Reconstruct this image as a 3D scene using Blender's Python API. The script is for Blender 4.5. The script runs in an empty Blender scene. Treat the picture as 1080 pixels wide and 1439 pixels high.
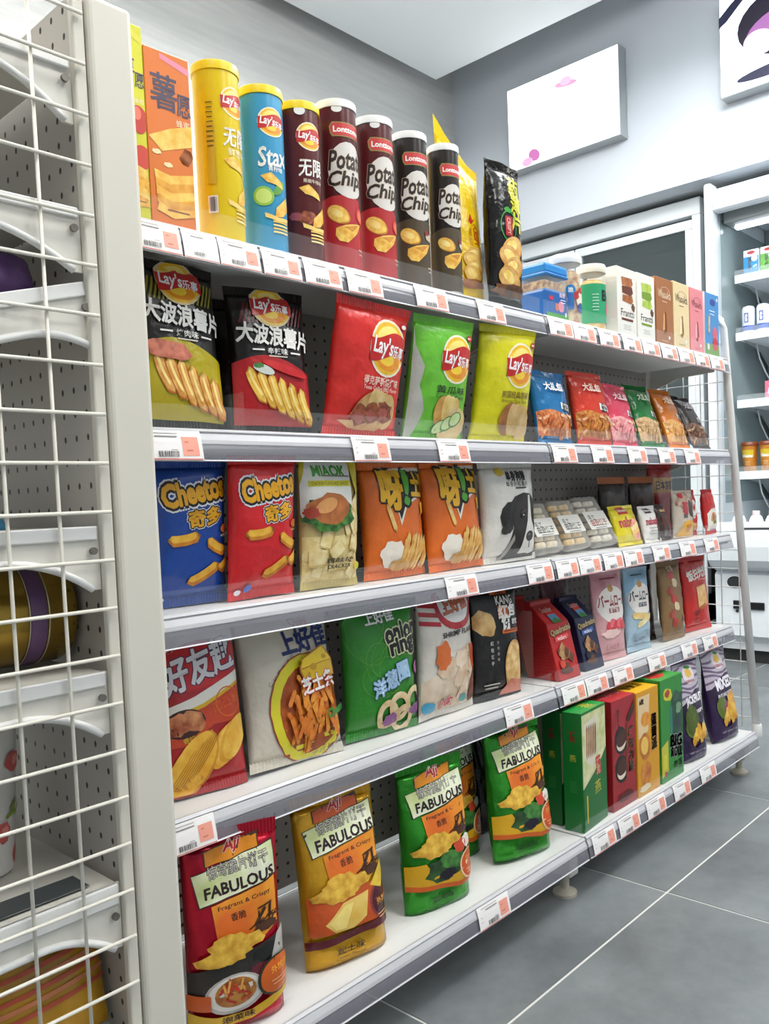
import bpy, bmesh, math, random
from mathutils import Vector, Matrix
sc = bpy.context.scene
col = sc.collection
# ------------------------------------------------------------------ camera
CAM = Vector((-1.4109, -0.9252, 0.7957))
YAW, PITCH, ROLL = 0.73358, -0.05353, -0.03988
def cam_axes():
    f = Vector((math.cos(PITCH)*math.cos(YAW), math.cos(PITCH)*math.sin(YAW), math.sin(PITCH)))
    r = Vector((math.sin(YAW), -math.cos(YAW), 0)); u = r.cross(f)
    return r*math.cos(ROLL)+u*math.sin(ROLL), u*math.cos(ROLL)-r*math.sin(ROLL), f
cr, cu, cf = cam_axes()
cd = bpy.data.cameras.new('camera'); cam = bpy.data.objects.new('camera', cd); col.objects.link(cam)
cam.matrix_world = Matrix(((cr.x, cu.x, -cf.x, CAM.x), (cr.y, cu.y, -cf.y, CAM.y), (cr.z, cu.z, -cf.z, CAM.z), (0, 0, 0, 1)))
cd.sensor_fit = 'HORIZONTAL'; cd.sensor_width = 36.0; cd.lens = 1184.986/1080*36
cd.shift_x = (540-588.893)/1080; cd.shift_y = (763.147-719.5)/1080; cd.clip_start = 0.02
sc.camera = cam
# ------------------------------------------------------------------ world, lights, exposure
w = bpy.data.worlds.new('world'); sc.world = w; w.use_nodes = True
w.node_tree.nodes['Background'].inputs[0].default_value = (0.93, 0.96, 1.0, 1)
w.node_tree.nodes['Background'].inputs[1].default_value = 0.25
sc.view_settings.view_transform = 'Standard'; sc.view_settings.look = 'None'
sc.view_settings.gamma = 1.0; sc.view_settings.use_curve_mapping = False
sc.view_settings.exposure = 0.04
CEIL_Z = 2.90
LAMPS = [(-1.55, -0.75, 13), (-0.25, -0.95, 15), (1.15, -0.75, 22), (-0.35, -2.3, 12), (1.2, -2.3, 13), (-1.0, 1.0, 24), (0.35, 0.9, 25), (1.2, 0.1, 27)]  # out-of-view lamps, added to light the aisle, walls and shelf tops
LAMP_Z = 2.68
for i, (lx, ly, e) in enumerate(LAMPS):
    for up in (0, 1):  # upward copy of each lamp is added to brighten the ceiling
        ld = bpy.data.lights.new('added_panel_lamp', 'AREA'); ld.shape = 'RECTANGLE'; ld.size = 0.56; ld.size_y = 0.56; ld.energy = e*(.60 if up else .9)
        ld.color = (1.0, 0.985, 0.95) if lx < 0.5 else (0.94, 0.975, 1.0)
        lo = bpy.data.objects.new('added_panel_lamp', ld); lo.location = (lx, ly, LAMP_Z+(.055 if up else -.012)); lo.rotation_euler = (math.pi*up, 0, 0); col.objects.link(lo)
# ------------------------------------------------------------------ helpers
def lin(h):
    h = h.lstrip('#'); o = []
    for k in (0, 2, 4):
        c = int(h[k:k+2], 16)/255; o.append(c/12.92 if c <= .04045 else ((c+.055)/1.055)**2.4)
    return (*o, 1)
MC = {}
def newmat(key):
    m = bpy.data.materials.new(key); m.use_nodes = True; return m, m.node_tree.nodes, m.node_tree.links, m.node_tree.nodes['Principled BSDF']
def pm(h, rough=.38, metal=0., bump=0., bscale=40., spec=.5, emit=0., var=0.):
    """plain paint / print / plastic with optional fine bump and slight tone variation"""
    k = ('p', h, rough, metal, bump, bscale, spec, emit, var)
    if k in MC: return MC[k]
    m, n, l, b = newmat('mat_'+h)
    b.inputs['Base Color'].default_value = lin(h); b.inputs['Roughness'].default_value = rough; b.inputs['Metallic'].default_value = metal
    b.inputs['Specular IOR Level'].default_value = spec
    if emit: b.inputs['Emission Color'].default_value = lin(h); b.inputs['Emission Strength'].default_value = emit
    if bump or var:
        tc = n.new('ShaderNodeTexCoord'); nz = n.new('ShaderNodeTexNoise'); nz.inputs['Scale'].default_value = bscale; nz.inputs['Detail'].default_value = 3
        l.new(tc.outputs['Object'], nz.inputs['Vector'])
        if bump:
            bp = n.new('ShaderNodeBump'); bp.inputs['Strength'].default_value = bump; bp.inputs['Distance'].default_value = .012 if bump > .4 else .004
            l.new(nz.outputs['Fac'], bp.inputs['Height']); l.new(bp.outputs[0], b.inputs['Normal'])
        if var:
            hs = n.new('ShaderNodeMix'); hs.data_type = 'RGBA'
            c = lin(h); hs.inputs['A'].default_value = tuple(x*(1-var) for x in c[:3])+(1,); hs.inputs['B'].default_value = tuple(min(1, x*(1+var)) for x in c[:3])+(1,)
            l.new(nz.outputs['Fac'], hs.inputs['Factor']); l.new(hs.outputs['Result'], b.inputs['Base Color'])
    MC[k] = m; return m
def food(h1, h2, scale=120., rough=.45, lo=.35, hi=.65, stretch=None):
    """two-tone mottled print or real food surface"""
    k = ('f', h1, h2, scale, rough, lo, hi, stretch)
    if k in MC: return MC[k]
    m, n, l, b = newmat('food_'+h1)
    tc = n.new('ShaderNodeTexCoord'); mp = n.new('ShaderNodeMapping'); nz = n.new('ShaderNodeTexNoise'); rp = n.new('ShaderNodeValToRGB')
    nz.inputs['Scale'].default_value = scale; nz.inputs['Detail'].default_value = 4
    if stretch: mp.inputs['Scale'].default_value = stretch
    l.new(tc.outputs['Object'], mp.inputs['Vector']); l.new(mp.outputs[0], nz.inputs['Vector']); l.new(nz.outputs['Fac'], rp.inputs['Fac'])
    e = rp.color_ramp.elements; e[0].position = lo; e[0].color = lin(h1); e[1].position = hi; e[1].color = lin(h2)
    l.new(rp.outputs['Color'], b.inputs['Base Color']); b.inputs['Roughness'].default_value = rough
    MC[k] = m; return m
def clear(h='ffffff', alpha=.12, rough=.08, ior=1.45):
    k = ('c', h, alpha, rough, ior)
    if k in MC: return MC[k]
    m, n, l, b = newmat('clear_'+h)
    tr = n.new('ShaderNodeBsdfTransparent'); mx = n.new('ShaderNodeMixShader'); lw = n.new('ShaderNodeLayerWeight'); lw.inputs['Blend'].default_value = .5
    pw = n.new('ShaderNodeMath'); pw.operation = 'POWER'; pw.inputs[1].default_value = 3.5; ml = n.new('ShaderNodeMath'); ml.operation = 'MULTIPLY'; ml.inputs[1].default_value = .35 if ior > 1.3 else .10
    mt = n.new('ShaderNodeMath'); mt.operation = 'ADD'; mt.use_clamp = True; mt.inputs[1].default_value = alpha
    b.inputs['Base Color'].default_value = lin(h); b.inputs['Roughness'].default_value = rough
    l.new(lw.outputs['Facing'], pw.inputs[0]); l.new(pw.outputs[0], ml.inputs[0]); l.new(ml.outputs[0], mt.inputs[0]); l.new(mt.outputs[0], mx.inputs[0]); l.new(tr.outputs[0], mx.inputs[1]); l.new(b.outputs[0], mx.inputs[2])
    l.new(mx.outputs[0], n['Material Output'].inputs['Surface']); MC[k] = m; return m
def perforated(h, axis, pitch, rad, ox=0., oz=0., tall=1.0):
    m, n, l, b = newmat('perforated_steel')
    tc = n.new('ShaderNodeTexCoord'); sp = n.new('ShaderNodeSeparateXYZ'); l.new(tc.outputs['Object'], sp.inputs[0])
    def mth(op, a, bb=None):
        q = n.new('ShaderNodeMath'); q.operation = op
        for i, v in enumerate((a, bb)):
            if v is None: continue
            if isinstance(v, (int, float)): q.inputs[i].default_value = v
            else: l.new(v, q.inputs[i])
        return q.outputs[0]
    def cell(o, off, s): return mth('MULTIPLY', mth('SUBTRACT', mth('FRACT', mth('ADD', mth('DIVIDE', o, pitch), off)), .5), s)
    du = cell(sp.outputs[axis], ox, 1.0); dz = cell(sp.outputs[2], oz, tall)
    dd = mth('SQRT', mth('ADD', mth('MULTIPLY', du, du), mth('MULTIPLY', dz, dz)))
    fac = mth('LESS_THAN', dd, rad/pitch)
    mx = n.new('ShaderNodeMix'); mx.data_type = 'RGBA'; mx.inputs['A'].default_value = lin(h); mx.inputs['B'].default_value = lin('2a2724')
    l.new(fac, mx.inputs['Factor']); l.new(mx.outputs['Result'], b.inputs['Base Color']); b.inputs['Roughness'].default_value = .5
    return m
def emis(h, s):
    k = ('e', h, s)
    if k in MC: return MC[k]
    m, n, l, b = newmat('glow_'+h); b.inputs['Base Color'].default_value = (0, 0, 0, 1)
    b.inputs['Emission Color'].default_value = lin(h); b.inputs['Emission Strength'].default_value = s; MC[k] = m; return m
def link(o, parent=None):
    col.objects.link(o)
    if parent is not None: o.parent = parent
    return o
def tag(o, label, cat, group=None):
    o['label'] = label; o['category'] = cat
    if group: o['group'] = group
    return o
def thing(name, label, cat, loc=(0, 0, 0), rz=0., group=None, mat4=None):
    o = bpy.data.objects.new(name, None); o.empty_display_size = .02
    if mat4 is not None: o.matrix_world = mat4
    else: o.location = loc; o.rotation_euler = (0, 0, rz)
    link(o); return tag(o, label, cat, group)
def mobj(name, vs, fs, mat, parent=None, smooth=False, mi=None, label=None):
    me = bpy.data.meshes.new(name); me.from_pydata([tuple(v) for v in vs], [], fs)
    mats = mat if isinstance(mat, (list, tuple)) else [mat]
    for m in mats: me.materials.append(m)
    if mi: me.polygons.foreach_set('material_index', mi)
    if smooth: me.polygons.foreach_set('use_smooth', [True]*len(me.polygons))
    me.update(); o = bpy.data.objects.new(name, me)
    if label: o['label'] = label
    return link(o, parent)
def bmobj(name, bm, mat, parent=None, smooth=False, label=None):
    bmesh.ops.recalc_face_normals(bm, faces=bm.faces[:])
    me = bpy.data.meshes.new(name); bm.to_mesh(me); bm.free()
    for m in (mat if isinstance(mat, (list, tuple)) else [mat]): me.materials.append(m)
    if smooth: me.polygons.foreach_set('use_smooth', [True]*len(me.polygons))
    o = bpy.data.objects.new(name, me)
    if label: o['label'] = label
    return link(o, parent)
def bxm(bm, a, b, bev=0., seg=2):
    x0, y0, z0 = (min(a[i], b[i]) for i in range(3)); x1, y1, z1 = (max(a[i], b[i]) for i in range(3))
    vs = [bm.verts.new(p) for p in ((x0, y0, z0), (x1, y0, z0), (x1, y1, z0), (x0, y1, z0), (x0, y0, z1), (x1, y0, z1), (x1, y1, z1), (x0, y1, z1))]
    fs = [bm.faces.new([vs[i] for i in q]) for q in ((3, 2, 1, 0), (4, 5, 6, 7), (0, 1, 5, 4), (1, 2, 6, 5), (2, 3, 7, 6), (3, 0, 4, 7))]
    if bev:
        es = list({e for f in fs for e in f.edges})
        bmesh.ops.bevel(bm, geom=es, offset=bev, segments=seg, profile=.5, affect='EDGES')
def box(name, a, b, mat, parent=None, bev=0., label=None, seg=2):
    bm = bmesh.new(); bxm(bm, a, b, bev, seg); return bmobj(name, bm, mat, parent, smooth=False, label=label)
def struct(o): o['kind'] = 'structure'; return o
def tube(name, pts, r, mat, parent=None, n=8, label=None):
    pts = [Vector(p) for p in pts]; vs = []; fs = []
    for i, p in enumerate(pts):
        t = (pts[min(i+1, len(pts)-1)]-pts[max(i-1, 0)]).normalized()
        a = t.cross(Vector((0, 0, 1)) if abs(t.z) < .9 else Vector((1, 0, 0))).normalized(); b2 = t.cross(a)
        for k in range(n):
            q = 2*math.pi*k/n; vs.append(p+a*r*math.cos(q)+b2*r*math.sin(q))
    for i in range(len(pts)-1):
        for k in range(n): fs.append((i*n+k, i*n+(k+1) % n, (i+1)*n+(k+1) % n, (i+1)*n+k))
    fs.append(tuple(range(n-1, -1, -1))); fs.append(tuple((len(pts)-1)*n+k for k in range(n)))
    return mobj(name, vs, fs, mat, parent, smooth=True, label=label)
def lathe(name, prof, mat, parent=None, n=32, loc=(0, 0, 0), smooth=True, cap=True, label=None):
    vs = []; fs = []
    for r, z in prof:
        for k in range(n):
            q = 2*math.pi*k/n; vs.append((loc[0]+r*math.cos(q), loc[1]+r*math.sin(q), loc[2]+z))
    for i in range(len(prof)-1):
        for k in range(n): fs.append((i*n+k, i*n+(k+1) % n, (i+1)*n+(k+1) % n, (i+1)*n+k))
    if cap: fs.append(tuple(range(n-1, -1, -1))); fs.append(tuple((len(prof)-1)*n+k for k in range(n)))
    o = mobj(name, vs, fs, mat, parent, smooth=smooth, label=label)
    if smooth:
        try: o.data.set_sharp_from_angle(angle=math.radians(40))
        except Exception: pass
    return o
def extrude_x(name, prof, x0, x1, mat, parent=None, closed=True, smooth=False, label=None):
    n = len(prof); vs = [(x0, y, z) for y, z in prof]+[(x1, y, z) for y, z in prof]; fs = []
    for k in range(n if closed else n-1): fs.append((k, (k+1) % n, n+(k+1) % n, n+k))
    if closed: fs.append(tuple(range(n-1, -1, -1))); fs.append(tuple(range(n, 2*n)))
    bm = bmesh.new(); bv = [bm.verts.new(v) for v in vs]
    for f in fs: bm.faces.new([bv[i] for i in f])
    return bmobj(name, bm, mat, parent, smooth, label)
WHITE = pm('dcd9d0', .42); WHITE2 = pm('e4e4e2', .4); GREYW = pm('c9c7c4', .5)
# ================================================================== room shell
def wall_mat():
    m, n, l, b = newmat('grained_wallpaper')
    tc = n.new('ShaderNodeTexCoord'); mp = n.new('ShaderNodeMapping'); mp.inputs['Scale'].default_value = (1.2, 1.2, 16)
    nz = n.new('ShaderNodeTexNoise'); nz.inputs['Scale'].default_value = 2.6; nz.inputs['Detail'].default_value = 6; nz.inputs['Roughness'].default_value = .62
    rp = n.new('ShaderNodeValToRGB'); e = rp.color_ramp.elements; e[0].position = .36; e[0].color = lin('c9cac8'); e[1].position = .66; e[1].color = lin('d6d6d3')
    l.new(tc.outputs['Object'], mp.inputs['Vector']); l.new(mp.outputs[0], nz.inputs['Vector']); l.new(nz.outputs['Fac'], rp.inputs['Fac']); l.new(rp.outputs['Color'], b.inputs['Base Color'])
    b.inputs['Roughness'].default_value = .7; return m
def tile_mat():
    m, n, l, b = newmat('grey_stone_tile')
    tc = n.new('ShaderNodeTexCoord'); oi = n.new('ShaderNodeObjectInfo'); ad = n.new('ShaderNodeVectorMath'); ad.operation = 'ADD'
    sc_ = n.new('ShaderNodeVectorMath'); sc_.operation = 'SCALE'; sc_.inputs['Scale'].default_value = 9.0
    cb = n.new('ShaderNodeCombineXYZ'); l.new(oi.outputs['Random'], cb.inputs[0]); l.new(oi.outputs['Random'], cb.inputs[1]); l.new(cb.outputs[0], sc_.inputs[0])
    l.new(tc.outputs['Object'], ad.inputs[0]); l.new(sc_.outputs[0], ad.inputs[1])
    nz = n.new('ShaderNodeTexNoise'); nz.inputs['Scale'].default_value = 3.2; nz.inputs['Detail'].default_value = 8; nz.inputs['Roughness'].default_value = .68
    rp = n.new('ShaderNodeValToRGB'); e = rp.color_ramp.elements; e[0].position = .3; e[0].color = lin('5a5f62'); e[1].position = .72; e[1].color = lin('84898b')
    l.new(ad.outputs[0], nz.inputs['Vector']); l.new(nz.outputs['Fac'], rp.inputs['Fac']); l.new(rp.outputs['Color'], b.inputs['Base Color'])
    b.inputs['Roughness'].default_value = .42; return m
XW, YB = 2.25, 2.0
PLAIN = pm('d2d8e0', .75)
floor = struct(box('floor', (-4.2, -4.2, -.06), (3.2, YB, -.0012), pm('cfcfcb', .8)))
tm = tile_mat(); TP = .6075; tmesh = None
for i in range(-6, 6):
    for j in range(-6, 4):
        x0, y0 = .1035+i*TP, -.180+j*TP
        if x0 > 3.0 or y0 > 1.7 or x0 < -3.8: continue
        if tmesh is None:
            o = box('floor_tile', (.0022, .0022, -.0012), (TP-.0022, TP-.0022, 0), tm, floor, bev=.0004, seg=1); tmesh = o.data
        else: o = link(bpy.data.objects.new('floor_tile', tmesh), floor)
        o.location = (x0, y0, 0)
struct(box('wall_back', (-4.2, YB, 0), (3.2, YB+.1, 3.25), wall_mat()))
struct(box('wall_right', (XW, -4.2, 2.137), (XW+.12, YB, 3.25), PLAIN))
struct(box('trim_1', (XW+.12, -4.2, 2.137), (3.1, YB, 2.2), pm('c3c8cc', .7), label=None))
struct(box('wall_right_recess', (3.1, -4.2, 0), (3.2, YB, 3.25), PLAIN))
struct(box('wall_left', (-4.3, -4.2, 0), (-4.2, YB, 3.25), PLAIN))
struct(box('wall_front', (-4.2, -4.3, 0), (3.2, -4.2, 3.25), PLAIN))
struct(box('ceiling', (-4.2, -4.2, CEIL_Z), (1.959, 1.875, CEIL_Z+.05), pm('f0f4f5', .8)))
struct(box('ceiling_upper', (-4.2, -4.2, 3.25), (3.2, 2.1, 3.3), pm('d5d9da', .8)))
for i, (lx, ly, e) in enumerate(LAMPS):
    where = ['over the left end stand', 'above the aisle beside the chip shelves', 'above the aisle near the fridges', 'behind the camera over the aisle', 'far side of the aisle near the fridges', 'behind the shelves near the grained wall', 'above the top row of chip cans', 'above the far shelf end before the fridges'][i]
    t = thing('added_ceiling_light', 'unseen added square white hanging light panel '+where, 'added ceiling light', (lx, ly, LAMP_Z), group='added hanging ceiling panels')  # hanging panel out of view, added as a body for the lamps
    box('housing', (-.3, -.3, 0), (.3, .3, .04), WHITE2, t, bev=.004); box('diffuser', (-.28, -.28, -.008), (.28, .28, -.0005), emis('fffaf0', 6), t); box('added_uplight_face', (-.28, -.28, .0405), (.28, .28, .048), emis('fffaf0', 2), t)  # glowing upper face is added for the ceiling brightness
    for sx in (-.25, .25): tube('suspension_rod', [(sx, 0, .04), (sx, 0, CEIL_Z-LAMP_Z)], .003, GREYW, t, 6)
# ================================================================== main gondola
Z = [1.144, .894, .663, .407, .115]
BACK = .225
def frame_part(): pass
g = thing('gondola_back', 'white steel uprights with perforated grey back panels behind the snacks', 'shelf frame', (0, 0, 0))
perf = perforated('a09a94', 0, .0235, .0030, .2, .3)
for x0, x1 in ((-.884, -.022), (.022, .878)):
    box('back_panel', (x0, BACK, .13), (x1, BACK+.012, 1.16), perf, g)
for x in (-.862, -.0, .893): box('upright', (x-.02, BACK-.001, .13), (x+.02, BACK+.045, 1.2), WHITE, g, bev=.002)
for x, lab in ((-.862, 'white base foot of the shelf next to the post'), (-.022, 'white base foot of the shelf where the two sections meet'), (.872, 'white base foot at the far shelf end')):
    bf = thing('base_foot', lab, 'base foot', (x, 0, 0))
    box('base_leg', (-.016, -.048, .042), (.016, BACK+.03, .084), WHITE, bf, bev=.003)
    lathe('levelling_foot', [(.024, 0), (.024, .006), (.012, .012), (.009, .014), (.009, .042)], pm('b8b0a0', .5), bf, n=20, loc=(0, -.025, 0))
RAILW = pm('c2c2c6', .3, metal=.0); FLAP = clear('8e8e98', .42, .18, 1.15); FENCE = clear('dfe6e8', .045, .05, 1.12)
names = ['top', 'second', 'third', 'fourth', 'bottom']
cover = ['cans and tall bags', 'large chip bags', 'corn-puff and potato bags', 'cheese and onion-ring bags', 'stand-up biscuit pouches']
cover2 = ['jars and cookie boxes', 'small noodle-snack bags', 'clear cookie packs and wafers', 'gusseted wafer bags', 'upright biscuit boxes']
for s in range(5):
    zi = Z[s]; yf = -.06 if s == 4 else 0.
    for k, (x0, x1) in enumerate(((-.884, -.003), (.003, .9))):
        t = thing('shelf', f'white metal {names[s]} shelf holding the {(cover, cover2)[k][s]}', 'shelf', (0, yf, zi))
        d = BACK-yf-.002
        bm = bmesh.new(); bxm(bm, (x0, .004, -.004), (x1, d, -.0005)); bxm(bm, (x0, .004, -.028), (x0+.003, d, -.004)); bxm(bm, (x1-.003, .004, -.028), (x1, d, -.004)); bxm(bm, (x0, .004, -.028), (x1, .008, -.004))
        bxm(bm, (x0+.1, .01, -.022), (x1-.1, d-.02, -.004))
        bmobj('deck', bm, WHITE2, t)
        rl = thing('price_rail_strip', f'grey rail and clear fence before the {(cover, cover2)[k][s]}', 'price rail', (0, yf, zi))
        prof = [(.0038, 0), (.0, .0005), (-.0035, -.003), (-.0015, -.005), (-.003, -.0065), (-.0065, -.014), (-.0075, -.019), (-.006, -.021), (.002, -.021), (.0038, -.018)]
        extrude_x('price_rail', prof, x0, x1, RAILW, rl)
        fl = [(-.0062, -.0185), (-.0085, -.025), (-.0102, -.032), (-.0112, -.040), (-.0102, -.040), (-.0092, -.032), (-.0075, -.025), (-.0052, -.0185)]
        extrude_x('label_flap', fl, x0, x1, FLAP, rl)
        extrude_x('clear_fence', [(.0005, .0), (.0005, .03), (.0018, .03), (.0018, .0)], x0+.004, x1-.004, FENCE, rl)
        extrude_x('rail_lip', [(-.0112, -.0395), (-.0125, -.041), (-.010, -.0418), (-.0098, -.0395)], x0, x1, pm('c9c9ce', .35), rl)
        if s < 4:
            for xb in (x0+.004, x1-.007):
                vs = []
                out = [(.03, -.028), (d, -.028), (d, -.062), (d-.02, -.062), (d-.09, -.038), (.03, -.034)]
                vs = [(xb, a, b) for a, b in out]+[(xb+.003, a, b) for a, b in out]; n = len(out)
                mobj('bracket', vs, [tuple(range(n)), tuple(range(2*n-1, n-1, -1))]+[(i, n+i, n+(i+1) % n, (i+1) % n) for i in range(n)], WHITE, t)
        else:
            pass
# acrylic dividers that show their edges between bags
DIVM = clear('e8eeee', .04, .06, 1.1)
for zi, x, lab in ((Z[1], -.718, 'clear upright acrylic divider between the two black ridged-chip bags'), (Z[3], -.061, 'clear upright acrylic divider right of the black square rice-cake bag')):
    o = box('shelf_divider', (x-.001, .006, zi), (x+.001, .19, zi+(.052 if zi > .8 else .16)), DIVM, bev=.0003, seg=1); tag(o, lab, 'divider')
# right wire end panel with sloping front tube
ep = thing('wire_end_panel', 'white wire grid end panel with sloping front tube at far shelf end', 'wire panel', (.913, 0, 0))
tube('front_tube', [(0, .07, 1.268), (0, .035, 1.264), (0, .018, 1.25), (0, .011, 1.228), (0, -.060, .128)], .011, WHITE2, ep, 10)
tube('rear_tube', [(0, BACK-.012, .12), (0, BACK-.012, 1.268)], .008, WHITE2, ep, 8); tube('top_tube', [(0, .07, 1.268), (0, BACK-.012, 1.268)], .009, WHITE2, ep, 8)
lathe('tube_end_cap', [(.013, 0), (.014, .004), (.014, .03), (.012, .034)], WHITE2, ep, 14, loc=(0, -.061, .1))
for k in range(22):
    z = 1.24-.052*k
    if z > .13: tube('wire', [(.004, .010-.07*(1.235-z)/1.107+.005, z), (.004, BACK-.012, z)], .0016, WHITE2, ep, 6)
for k in range(5):
    y = BACK-.045-.05*k; ztop = 1.265 if y > .03 else 1.235-(.012-y)*1.107/.07
    tube('wire', [(.0, y, .12), (.0, y, max(.2, ztop))], .0016, WHITE2, ep, 6)
# ================================================================== left end stand (seen through its wire side)
e0 = thing('end_stand', 'white end stand with broad flat post and perforated panel', 'shelf frame', (0, 0, 0))
bm = bmesh.new(); bxm(bm, (-.941, -.054, .02), (-.888, .62, 1.351), bev=.006, seg=3); bmobj('post', bm, pm('d6d2c6', .5), e0, label='broad flat beige-white post')
ep2 = perforated('b5b0a8', 1, .0272, .0027, .15, .2, .72)
box('back_panel', (-.950, -.040, .02), (-.9425, .62, 1.351), ep2, e0)
box('panel_edge', (-.957, -.051, .02), (-.9438, -.0405, 1.36), pm('d3cfc3', .5), e0, bev=.002)
wg = thing('wire_side_panel', 'white wire grid side panel on the left end stand', 'wire panel', (0, 0, 0))
WIRE = pm('e0dcd0', .35)
for k in range(-2, 22):
    z = 1.218-.053*k
    if z > .04: tube('wire', [(-1.33, -.0555, z), (-.948, -.0555, z)], .0021, WIRE, wg, 8)
for k in range(7):
    x = -1.004-.0535*k+.0; tube('wire', [(x+.0005, -.0515, .04), (x-.0005, -.0515, 1.33)], .0021, WIRE, wg, 8)
def estand_shelf(zl, lipz, depthlip, label, arch, tilt=0.):
    """one slat shelf: near bracket with arch, lip, board running away from camera"""
    t = thing('end_stand_shelf', label, 'shelf', (-.9576, -.042, zl))
    if tilt: t.rotation_euler = (0, -tilt, 0)
    L = .34
    apex, xa, drop = arch
    cur = [(-.010-xa*1.35*(k/12), -(apex+(drop-apex)*(1-k/12)**2.1)) for k in range(13)]
    out = [(0, 0), (0, -drop)]+cur+[(-L, -apex-.004), (-L, 0)]
    n = len(out); vs = [(x, 0, z) for x, z in out]+[(x, .004, z) for x, z in out]
    mobj('bracket', vs, [tuple(range(n)), tuple(range(2*n-1, n-1, -1))]+[(i, n+i, n+(i+1) % n, (i+1) % n) for i in range(n)], WHITE, t)
    # rounded bead following the arch
    tube('bracket_bead', [(x, -.001, z+.001) for x, z in cur]+[(-L, -.001, -apex-.003)], .0042, WHITE2, t, 8)
    box('lip', (-L, -.004, -lipz), (-.003, .003, 0), WHITE2, t, bev=.0015)
    box('deck', (-L, .003, -.006), (-.002, .6, -.001), WHITE, t)
    bm = bmesh.new(); bmesh.ops.create_cone(bm, cap_ends=True, segments=12, radius1=.0042, radius2=.0042, depth=.004, matrix=Matrix.Translation((-.009, -.005, -lipz-.012))@Matrix.Rotation(math.pi/2, 4, 'X')); bmobj('bracket_screw', bm, pm('77736c', .4, .6), t)
    return t
estand_shelf(1.277, .011, 0, 'topmost bracketed shelf of the left end stand', (.024, .075, .067))
estand_shelf(1.121, .011, 0, 'arched white shelf above the purple and gold foil, left stand', (.030, .09, .068))
estand_shelf(1.044, .015, 0, 'tilted white shelf under the purple foil, left stand', (.045, .055, .072), tilt=math.radians(16))
estand_shelf(.779, .015, 0, 'white shelf above the gold tin, left stand', (.036, .07, .07))
estand_shelf(.618, .016, 0, 'white shelf under the gold tin, left stand', (.037, .065, .07))
estand_shelf(.378, .023, 0, 'white shelf with dark label strip under the flowered cup, left stand', (.043, .06, .074))
# ================================================================== light boxes
def lightbox(label, y0, y1, z0, z1, art):
    t = thing('light_box', label, 'light box', (XW, 0, 0))
    bm = bmesh.new(); bxm(bm, (-.07, y0, z0), (-.001, y1, z1), bev=.002); bmobj('case', bm, pm('a9aeb0', .45, .2), t)
    box('glowing_face', (-.073, y0+.004, z0+.004), (-.0705, y1-.004, z1-.004), emis('f6fbff', 2.6), t)
    for nm, pts, h, s, dx in art:
        pm_ = emis(h, s); vs = [(-.0736-dx, y1-(y1-y0)*u, z0+(z1-z0)*v) for u, v in pts]; bm = bmesh.new()
        fc = bm.faces.new([bm.verts.new(v) for v in vs]); bmesh.ops.triangulate(bm, faces=[fc]); bmobj(nm, bm, pm_, t)
def ellp(cx, cy, rx, ry, rot=0., n=26, a0=0., a1=2*math.pi):
    o = []
    for k in range(n):
        q = a0+(a1-a0)*k/n; x, y = rx*math.cos(q), ry*math.sin(q); o.append((cx+x*math.cos(rot)-y*math.sin(rot), cy+x*math.sin(rot)+y*math.cos(rot)))
    return o
lightbox('glowing white menu light box with faint pink flowers on wall', .976, 1.597, 2.413, 2.818, [
    ('printed_flower', ellp(.55, .80, .10, .035, -.2), 'f0b4d6', 1.1, 0), ('printed_flower', ellp(.55, .83, .05, .05, .2), 'f3c2de', 1.3, .0002),
    ('printed_flower', ellp(.245, .115, .05, .075, .3), 'e98ad2', .9, 0), ('printed_flower', ellp(.18, .06, .05, .05, .3), 'f2b6dd', 1.2, .0002),
    ('printed_leaf', ellp(.66, .26, .09, .05, .3), 'dff3ea', 1.9, 0), ('printed_stem', ellp(.44, .42, .02, .06), 'f6e3ec', 2.0, 0)])
lightbox('bright light box picturing a bowl of noodles and dark ladle, at frame edge', -.12, .512, 2.413, 2.818, [
    ('printed_bowl', ellp(.42, .50, .40, .46, 0), 'e9eefc', 2.4, 0), ('printed_bowl', ellp(.46, .58, .34, .34, 0), '2a1740', .5, .0002), ('printed_food', ellp(.42, .50, .25, .20, .3), 'c980cf', .9, .0004),
    ('printed_food', ellp(.26, .42, .10, .13, .3), 'f3c9e6', 1.6, .0006), ('printed_food', ellp(.5, .55, .10, .09, .3), 'efe0f4', 1.6, .0006), ('printed_bowl_shadow', ellp(.45, .13, .34, .06, .05), '3a3a6a', .7, .0003),
    ('printed_ladle', [(0, .70), (.05, .74), (.22, .97), (.16, .98), (.08, .90), (0, .80)], '2c2f58', .6, .0008)])
# ================================================================== fridges
FW = pm('dde3e8', .3); FGREY = pm('5d6365', .35); 
f1 = thing('glass_door_fridge', 'white framed glass door fridge behind the far shelf end', 'fridge', (2.38, 0, 0))
y0, y1 = .698, 1.72
bm = bmesh.new(); bxm(bm, (.62, y0, .05), (.65, y1, 2.1)); bxm(bm, (.04, y0, .05), (.65, y0+.02, 2.1)); bxm(bm, (.04, y1-.02, .05), (.65, y1, 2.1)); bxm(bm, (.04, y0, 2.08), (.65, y1, 2.1)); bxm(bm, (.04, y0, .05), (.65, y1, .3)); bmobj('cabinet', bm, pm('5f6668', .5), f1)
for nm, a, b in (('frame_top', (0, y0, 2.036), (.05, y1, 2.113)), ('frame_side', (0, y0, .1), (.05, y0+.04, 2.036)), ('frame_side', (0, y1-.04, .1), (.05, y1, 2.036)), ('frame_bottom', (0, y0, .04), (.05, y1, .3))): box(nm, a, b, FW, f1, bev=.004)
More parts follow.
